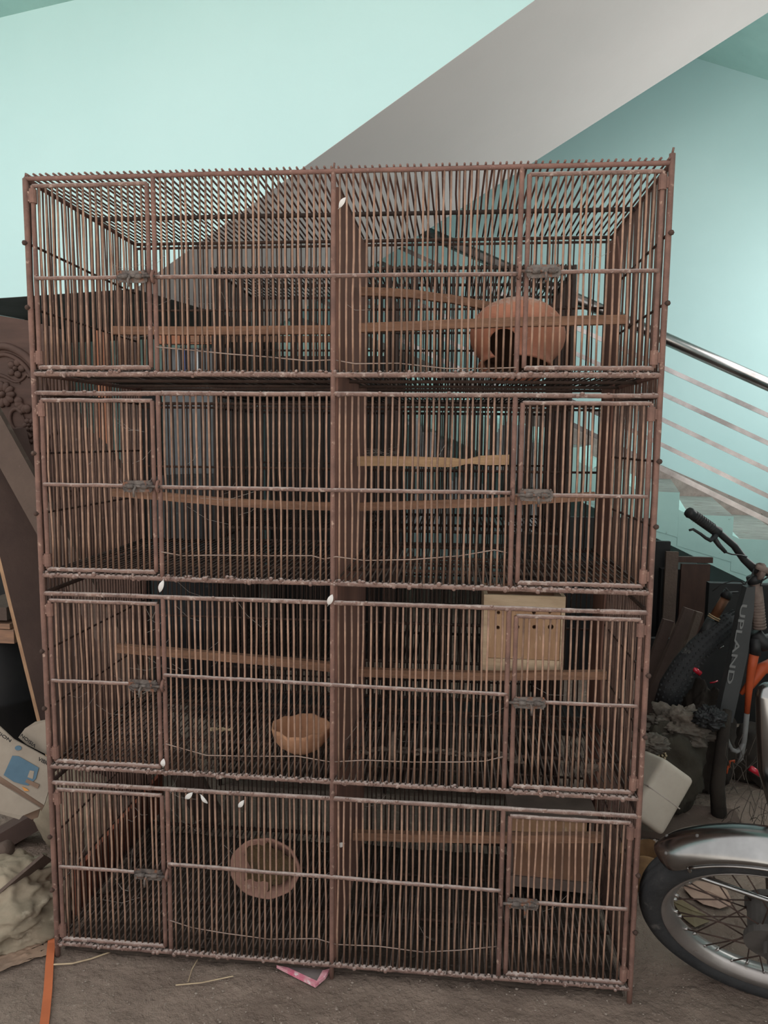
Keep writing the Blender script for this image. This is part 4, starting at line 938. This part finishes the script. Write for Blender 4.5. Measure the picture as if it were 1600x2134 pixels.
for k in range(9):
    t = k / 9; q = P(1446 + 40 * t, 1074.5 + 28 * t, YB - .099 + .03 * t); d = (P(1490, 1106, YB - .066) - P(1442, 1072, YB - .1)).normalized(); mb.tube([q, q + d * .003], .0175, 14)
part('grip', mb, M['bblk'], bk, True)
mb = MB(); mb.tube(poly3([(1436, 1105, -.11), (1444, 1103, -.108), (1460, 1113, -.10), (1470, 1121, -.095), (1480, 1126, -.09), (1488, 1120, -.08), (1492, 1112, -.07)]), [.004, .0045, .005, .0055, .007, .010, .010], 8)
mb.tube(poly3([(1488, 1122, -.08), (1498, 1136, -.08), (1512, 1151, -.08)]), [.009, .008, .006], 8); part('brake_lever', mb, M['bblk'], bk, True)
mb = MB(); mb.tube(poly3([(1512, 1151, -.08), (1524, 1155, -.08), (1544, 1157, -.06), (1556, 1160, -.02)]), .0025, 5)
mb.tube(poly3([(1571, 1185, -.02), (1565, 1203, -.02), (1550, 1218, -.03), (1545, 1212, -.04)]), .003, 5)
mb.tube(poly3([(1600, 1203, -.02), (1588, 1210, -.02), (1584, 1220, -.02), (1640, 1225, -.02)]), .003, 5)
mb.tube(poly3([(1485, 1232, .0), (1502, 1218, -.01), (1525, 1211, -.02), (1548, 1212, -.03)]), .0018, 5)
part('cable', mb, M['bblk'], bk, True)
mb = MB(); mb.tube(poly3([(1578, 1190, .0), (1588, 1192, 0)]), .030, 12); mb.box(P(1590, 1186, YB - .02), (.05, .02, .018), Matrix.Rotation(.4, 3, 'Y')); part('stem', mb, M['btape'], bk, True)
mb = MB(); mb.tube(poly3([(1568, 1200, .01), (1573, 1214, .01)]), [.022, .024], 14); part('headset', mb, M['bblk'], bk, True)
mb = MB(); mb.tube(poly3([(1574, 1214, .01), (1577, 1245, .01), (1578, 1262, .01), (1582, 1310, .01)]), [.0195, .021, .0215, .0205], 16)
for k in range(10): q = P(1577 + k * .6, 1252 + k * 6.0, YB + .01); mb.tube([q, q + Vector((.0005, 0, -.0035))], .0222, 14)
part('head_tube', mb, M['btape'], bk, True)
# flattened down tube, bright on its face
A = poly3([(1562, 1222), (1553, 1275), (1538, 1370), (1522, 1440), (1508, 1505)]); hw = [.014, .023, .026, .027, .026]
mb = MB(); vs = []
for p, h in zip(A, hw):
    ex = Vector((.985, 0, .17)); vs += [p - ex * h + Vector((0, -.010, 0)), p + ex * h + Vector((0, -.012, 0)), p + ex * h + Vector((0, .03, 0)), p - ex * h + Vector((0, .03, 0))]
mb.add(vs, [(k * 4 + j, (k + 1) * 4 + j, (k + 1) * 4 + (j + 1) % 4, k * 4 + (j + 1) % 4) for k in range(4) for j in range(4)] + [(0, 1, 2, 3), (19, 18, 17, 16)]); dt = part('down_tube', mb, M['bgrey'], bk)
word('UPLAND', (1544, 1259), (1513, 1424), 12, YB - .0135, dt, M['bprint'])
mb = MB(); mb.tube(poly3([(1506, 1505), (1511, 1530), (1517, 1550), (1524, 1562), (1534, 1566), (1543, 1561), (1549, 1548)], YB + .0), [.010, .012, .014, .013, .012, .011, .010], 10, flat=.6); part('chain_bracket', mb, M['bgo'], bk, True)
mb = MB(); mb.tube(poly3([(1571, 1365), (1566, 1390), (1560, 1440), (1556, 1486)]), [.016, .015, .0115, .009], 12); part('fork_blade', mb, M['borg'], bk, True, label='orange upper fork blade')
mb = MB(); mb.tube(poly3([(1556, 1487), (1551, 1540), (1544, 1580), (1535, 1592)]), [.009, .0085, .008, .003], 12); part('fork_tip', mb, M['bgo'], bk, True)
mb = MB(); mb.tube(poly3([(1610, 1385, .04), (1585, 1395, .02), (1562, 1428, .02), (1543, 1446, .02)]), [.024, .022, .016, .007], 10); part('seat_tube', mb, M['borg'], bk, True)
mb = MB(); mb.tube(poly3([(1572, 1320, .02), (1590, 1340, .02), (1640, 1330, .02)]), [.026, .03, .03], 10); part('crown', mb, M['bblk'], bk, True)
mb = MB(); mb.tube(poly3([(1575, 1330, .015), (1573, 1366, .01)]), [.021, .018], 12); part('steerer', mb, M['bblk'], bk, True)
for l, r in (([(1519, 1600), (1521, 1586), (1530, 1585), (1529, 1590)], .0035), ([(1514, 1612), (1517, 1596)], .003)):
    mb = MB(); mb.tube(poly3(l), r, 6); part('orange_clip', mb, M['borg'], bk, True)
mb = MB(); mb.tube(poly3([(1562, 1600, .02), (1584, 1614, .02)]), .011, 8); part('reflector', mb, M['red'], bk, True)
# far wheel: a knobbly tyre arc with its shock and reflector belongs to another bicycle
b2 = thing('bicycle', 'second bicycle half buried behind the first, showing a fat knobbly tyre', 'bicycle', at_floor(P(1450, 1560, 1.12)))
YT = 1.12
tw_ = [P(u, v, YT + dy) for u, v, dy in ((1532, 1285, .04), (1518, 1297, .02), (1490, 1320, 0), (1455, 1352, -.02), (1425, 1388, -.03), (1400, 1430, -.03), (1385, 1480, -.02))]
mb = MB(); mb.tube(tw_, [.024, .036, .039, .041, .043, .045, .045], 16); ty = part('tyre', mb, M['rub'], b2, True)
mb = MB()
for k in range(6):
    for t in range(5):
        c = tw_[k].lerp(tw_[k + 1], t / 5); d = (tw_[k + 1] - tw_[k]).normalized(); r = (.030, .038, .040, .042, .044, .045)[k]
        sd_ = d.cross(Vector((0, -1, 0))).normalized()
        for a in (-1.2, -.7, -.2, .3, .8, 1.3):
            q = c + (Vector((0, -1, 0)) * math.cos(a) + sd_ * math.sin(a)) * r; mb.box(q, (.007, .006, .007))
part('tread_knobs', mb, M['rub'], ty, kind='stuff')
mb = MB(); mb.tube([P(1512, 1245, YT), P(1488, 1285, YT)], .0165, 14); part('shock_tube', mb, M['copper'], b2, True)
mb = MB(); mb.tube([P(1518, 1232, YT), P(1511, 1246, YT)], [.017, .020], 14); mb.tube([P(1512, 1226, YT - .01), P(1520, 1235, YT - .01), P(1538, 1234, YT - .01)], .004, 6); part('shock_cap', mb, M['bblk'], b2, True)
for k in range(2): mb = MB(); q = P(1489 - k * 2.0, 1284 + 3.5 * k, YT); d = (P(1488, 1285, YT) - P(1512, 1245, YT)).normalized(); mb.tube([q, q + d * .004], .022, 16); part('ring', mb, M['brass'], b2, True)
mb = MB(); mb.tube([P(1484, 1292, YT), P(1460, 1335, YT)], .021, 12); part('shock_body', mb, M['bblk'], b2, True)
mb = MB(); mb.tube([P(1443, 1392, YT - .06), P(1459, 1404, YT - .06)], .010, 8); part('reflector', mb, M['red'], b2, True)
mb = MB(); mb.tube([P(1479, 1423, YT - .04), P(1488, 1422, YT - .045), P(1495, 1419, YT - .04)], .003, 6); part('red_clip', mb, M['red'], b2, True)
mb = MB(); mb.tube([P(1497, 1352, YT - .03), P(1508, 1346, YT - .03)], .0022, 5); part('spoke_end', mb, M['steel'], b2, True)

board('shade_board', 1345, 1330, 1482, 1500, 1.72, .03, M['black'], 'low black sheet standing in for shade behind the knobbly tyre', 'board')  # black sheet added to darken the gap behind the tyre
# boards leaning in the dark, cabinet under the stairs
for k, (pa, pb, wd, y, lab) in enumerate((((1392, 1292), (1330, 1470), .05, 1.60, 'narrow dark board leaning left under the stairs, leftmost of three'), ((1440, 1270), (1350, 1480), .07, 1.52, 'wide dark board leaning left under the stairs, middle of three'), ((1456, 1275), (1412, 1410), .03, 1.44, 'thin pale lath leaning under the stairs above the knobbly tyre'))):
    a = P(*pa, y); b = P(*pb, y); d = (b - a).normalized(); b = a + d * ((FZ + .03 - a.z) / d.z)
    mb = MB(); mb.beam(a, b, wd, .018, Vector((1, .2, .4))); solo('leaning_board', mb, M['plankb'] if k < 2 else M['plankg'], lab, 'board', 'boards leaning under the stairs')
cb_ = thing('dark_cabinet', 'dark brown wooden cabinet under the stairs at the right', 'cabinet', at_floor(P(1430, 1300, 2.35)))
yq = 2.35; zt = P(1430, 1150, yq).z
for u0, u1, mt, dy in ((1384, 1410, 'plankg', -.004), (1418, 1478, 'wood_dk', .004)):
    a = P(u0, 1200, yq).x; b = P(u1, 1200, yq).x; z1 = P(1430, 1150 if u0 < 1400 else 1175, yq).z; mb = MB(); mb.box(((a + b) / 2, yq + dy, (z1 + FZ) / 2), (b - a, .02, z1 - FZ)); part('door', mb, M[mt], cb_)
a = P(1380, 1200, yq).x; b = P(1482, 1200, yq).x
mb = MB(); mb.box(((a + b) / 2, yq + .2, (zt - .1 + FZ) / 2), (b - a, .36, zt - .1 - FZ)); part('carcass', mb, M['black'], cb_)
mb = MB(); a = P(1396, 1160, yq).x; mb.box(((a + b) / 2, yq + .0, P(1440, 1166, yq).z), (b - a, .022, .03)); part('top_rail', mb, M['wood_dk'], cb_)
board('shade_board', 1362, 1128, 1382, 1420, 2.42, .03, M['black'], 'black strip standing in for shade beside the cabinet right of the cage', 'board')  # black strip put where only shade lies
board('shade_board', 1478, 1215, 1760, 1500, 1.75, .04, M['black'], 'black sheet standing in for shade behind the bicycle frame', 'board')  # added black backing for the unlit space behind the frame

# sacks, tarp, jerrycan and litter at the right foot of the cage
q = P(1395, 1640, .86); heap('olive_sack', Vector((q.x, .89, .13)), (.115, .10, .165), M['sackg'], 'olive cloth sack slumped behind the white jerrycan', 'sack', 5, .3, 6, 60, 40, (.3, 0, 1))
q = P(1462, 1620, 1.12); heap('brown_sack', Vector((q.x, 1.12, .12)), (.105, .10, .22), M['sackb'], 'dark brown lumpy sack under the bicycle tyre', 'sack', 6, .3, 6, 60, 40, (.2, 0, 1))
q = P(1420, 1512, .93)
heap('grimy_tarp', Vector((q.x, .93, q.z)), (.115, .085, .058), M['tarp'], 'crumpled grimy plastic tarp on top of the sacks', 'tarp', 7, .5, 9, 90, 56, (1, .3, -.2))
q = P(1478, 1496, .86); heap('black_bag', Vector((q.x, .86, q.z)), (.046, .04, .034), M['bblk'], 'glossy black plastic bag beside the grimy tarp', 'bag', 8, .5, 10, 80, 50)
q = P(1356, 1548, .76); heap('frayed_mat', Vector((q.x, .76, q.z)), (.05, .05, .026), M['tarp'], 'frayed woven mat edge between tarp and olive sack', 'mat', 12, .5, 11, 60, 40)
mb = MB(); q = P(1378, 1572, .80)
for k in range(9): a = 2 * PI * k / 8; mb.ball(q + Vector((.012 * math.cos(a) * (k < 8), -.008, .012 * math.sin(a) * (k < 8))), (.0045, .008, .0045), 7, 5)
solo('straw_bundle', mb, M['straw'], 'cut end of a small bundle of yellow straws on the olive sack', 'bundle', smooth=True)
# dark post
a = P(1500, 1745, .85); mb = MB(); mb.tube([Vector((a.x - .005, .85, FZ)), P(1494, 1640, .85), P(1508, 1520, .87), P(1516, 1480, .9)], [.026, .024, .019, .015], 10); solo('dark_post', mb, M['sackb'], 'dark upright post between the sacks and the dry twigs', 'post', smooth=True)
# jerrycan
def rbox(c, size, rot, mt, nseg=4, r=.02):
    import bmesh
    bm = bmesh.new(); bmesh.ops.create_cube(bm, size=1)
    for v in bm.verts: v.co = Vector((v.co.x * size[0], v.co.y * size[1], v.co.z * size[2]))
    bmesh.ops.bevel(bm, geom=bm.edges[:] + bm.verts[:], offset=r, segments=nseg, affect='EDGES', profile=.6)
    mb = MB(); mb.add([rot @ v.co + Vector(c) for v in bm.verts], [tuple(v.index for v in f.verts) for f in bm.faces]); bm.free(); return mb
q = P(1350, 1658, .62); rot = Matrix.Rotation(.12, 3, 'Z') @ Matrix.Rotation(math.radians(36), 3, 'Y') @ Matrix.Rotation(-.25, 3, 'X')
jc = thing('jerrycan', 'dirty white plastic jerrycan lying tilted right of the cage', 'jerrycan', Vector((q.x + .01, .62, FZ)))
mb = rbox((q.x + .015, .66, q.z), (.125, .17, .20), rot, None); part('body', mb, M['white'], jc, True)
mb = rbox((q.x + .015, .66, q.z), (.1265, .1715, .004), rot, None, 2, .0015); part('seam', mb, M['wbag'], jc)
a = PZ(1405, 1738, FZ + .012); mb = MB(); mb.box(a + Vector((.06, .08, 0)), (.36, .22, .022), Matrix.Rotation(-.12, 3, 'Z')); solo('ground_plank', mb, M['plankg'], 'brown stained board flat on the floor behind the chrome mudguard', 'board')
drape('white_bag', [PZ(1325, 1790, .01), PZ(1384, 1782, .01), PZ(1368, 1752, .035), PZ(1325, 1745, .05)], M['wbag'], 'crumpled white plastic bag beside the bottom right corner of the cage', 'bag', 11, .018, 10, 24, 20)
mb = MB(); q = PZ(1338, 1868, FZ); 
mb.lathe([(0, 0), (.04, 0), (.052, .05), (.06, .11), (.056, .112), (.047, .05), (.03, .008), (0, .008)], Vector((q.x + .0, q.y + .06, FZ)), None, 24, wob=lambda r, z, th: (r * (1 + .05 * math.sin(th * 12)), z + (.01 * math.sin(th * 3) if z > .1 else 0)))
solo('fibre_basket', mb, M['basket'], 'small torn ochre basket between the cage and the tyre', 'basket', smooth=True)
# dry leaves seen through the spokes
def leaf(name, pts, mt, label, z):
    ps = [PZ(u, v, z + dz) for u, v, dz in pts]; c = sum(ps, Vector()) / len(ps) + Vector((0, 0, .006)); mb = MB(); n = len(ps)
    mb.add(ps + [c] + [p - Vector((0, 0, .0012)) for p in ps] + [c - Vector((0, 0, .0012))], [(k, (k + 1) % n, n) for k in range(n)] + [(n + 1 + (k + 1) % n, n + 1 + k, 2 * n + 1) for k in range(n)] + [(k, n + 1 + k, n + 1 + (k + 1) % n, (k + 1) % n) for k in range(n)])
    mb.tube([ps[0] + Vector((0, 0, .002)), c + Vector((0, 0, .002)), ps[n // 2] + Vector((0, 0, .002))], .0012, 5)
    return solo(name, mb, mt, label, 'leaf', 'dry leaves on the floor behind the wheel')
leaf('dry_leaf', [(1424, 1850, 0), (1450, 1836, .004), (1490, 1838, .006), (1515, 1855, .004), (1528, 1884, 0), (1500, 1893, 0), (1465, 1884, 0), (1440, 1868, 0)], M['leaf'], 'large pale pink dry leaf behind the spokes', FZ + .006)
leaf('dry_leaf', [(1402, 1880, 0), (1420, 1874, .004), (1445, 1890, .006), (1470, 1908, .003), (1478, 1920, 0), (1448, 1932, 0), (1425, 1914, 0)], M['leaf2'], 'olive brown dry leaf nearer the rim', FZ + .006)
# twigs
mb = MB()
for k in range(46):
    q = P(R.uniform(1525, 1640), R.uniform(1560, 1745), R.uniform(.62, .85)); d = Vector((R.uniform(-.06, .06), R.uniform(-.04, .04), R.uniform(-.16, .16)))
    p1 = q + d; p1.z = max(p1.z, FZ + .004); mb.tube([q, (q + p1) / 2 + Vector((R.uniform(-.02, .02), 0, R.uniform(-.01, .02))), p1], R.uniform(.0006, .0013), 4)
solo('dry_twigs', mb, M['twig'], 'tangle of thin dry twigs behind the chrome mudguard', 'twigs', kind='stuff')
q = P(1590, 1690, .9); heap('dark_debris', Vector((q.x + .16, 1.22, .03)), (.2, .14, .14), M['sackb'], 'dark earthy heap behind the twigs', 'heap', 13, .25, 7)

# ---------------------------------------------------------------- litter on the floor in front
pk = thing('snack_packet', 'torn pink and grey snack packet on the floor under the middle post', 'packet', PZ(640, 2025, FZ))
def flatp(name, l, z, mt, th=.003): mb = MB(); mb.slab([PZ(u, v, z) for u, v in l], (0, 0, -th)); return part(name, mb, mt, pk)
flatp('film', [(578, 2009), (690, 2016), (672, 2034), (655, 2048), (618, 2030)], FZ + .010, M['pkt'], .006)
flatp('pink_edge', [(576, 2011), (600, 2016), (660, 2044), (657, 2052), (615, 2031)], FZ + .012, M['pink'], .008)
flatp('pink_edge', [(660, 2044), (672, 2022), (688, 2018), (678, 2034), (657, 2052)], FZ + .0125, M['pink'], .008)
def straw(l, label, r=.0016, mt='straw'):
    mb = MB(); mb.tube([PZ(u, v, FZ + .004) for u, v in l], r, 5); solo('loose_straw', mb, M[mt], label, 'straw', 'straws lying on the floor')
straw([(112, 2010), (150, 2008), (190, 1998), (240, 1980)], 'long pale straw on the floor near the front left corner', .0022)
straw([(366, 2053), (420, 2048), (486, 2034)], 'straw lying nearly level on the floor below the left grille')
straw([(392, 2046), (400, 2020), (414, 1995)], 'straw standing against the level straw below the left grille', .0014)
straw([(282, 1966), (320, 1950), (358, 1934)], 'yellow straw just inside the bottom left door', .0014)
mb = MB()
for k in range(420):
    u = R.uniform(130, 1600); v = R.uniform(1995, 2134); p = PZ(u, v, FZ); s_ = R.uniform(.0008, .0022) * (1.8 if R.random() < .05 else 1)
    mb.ball(p + Vector((0, 0, s_ * .1)), (s_ * 1.3, s_, s_ * .6), 5, 3)
o = solo('floor_grit', mb, M['grit'], 'grit and tiny pebbles scattered over the dirt floor', 'grit', kind='stuff')
mb = MB()
for k in range(900):
    x = R.uniform(.02, 1.38); y = R.uniform(.02, .54); s_ = R.uniform(.002, .006)
    mb.ball((x, y, FZ + .016), (s_ * 1.6, s_, s_ * .6), 5, 3)
dl = MB(); dl.grid(lambda a, b: Vector((.012 + 1.376 * a, .012 + .54 * b, FZ + .012 + .008 * fbm((a * 9, b * 4, 0), 1.5, 3))), 60, 30, (0, 0, -.004))
solo('dirt_layer', dl, M['dirt'], 'dark layer of dirt and droppings on the ground inside the bottom tier', 'dirt', smooth=True, kind='stuff')
solo('floor_litter', mb, M['twig'], 'dark husks and droppings on the floor under the bottom tier', 'litter', kind='stuff')
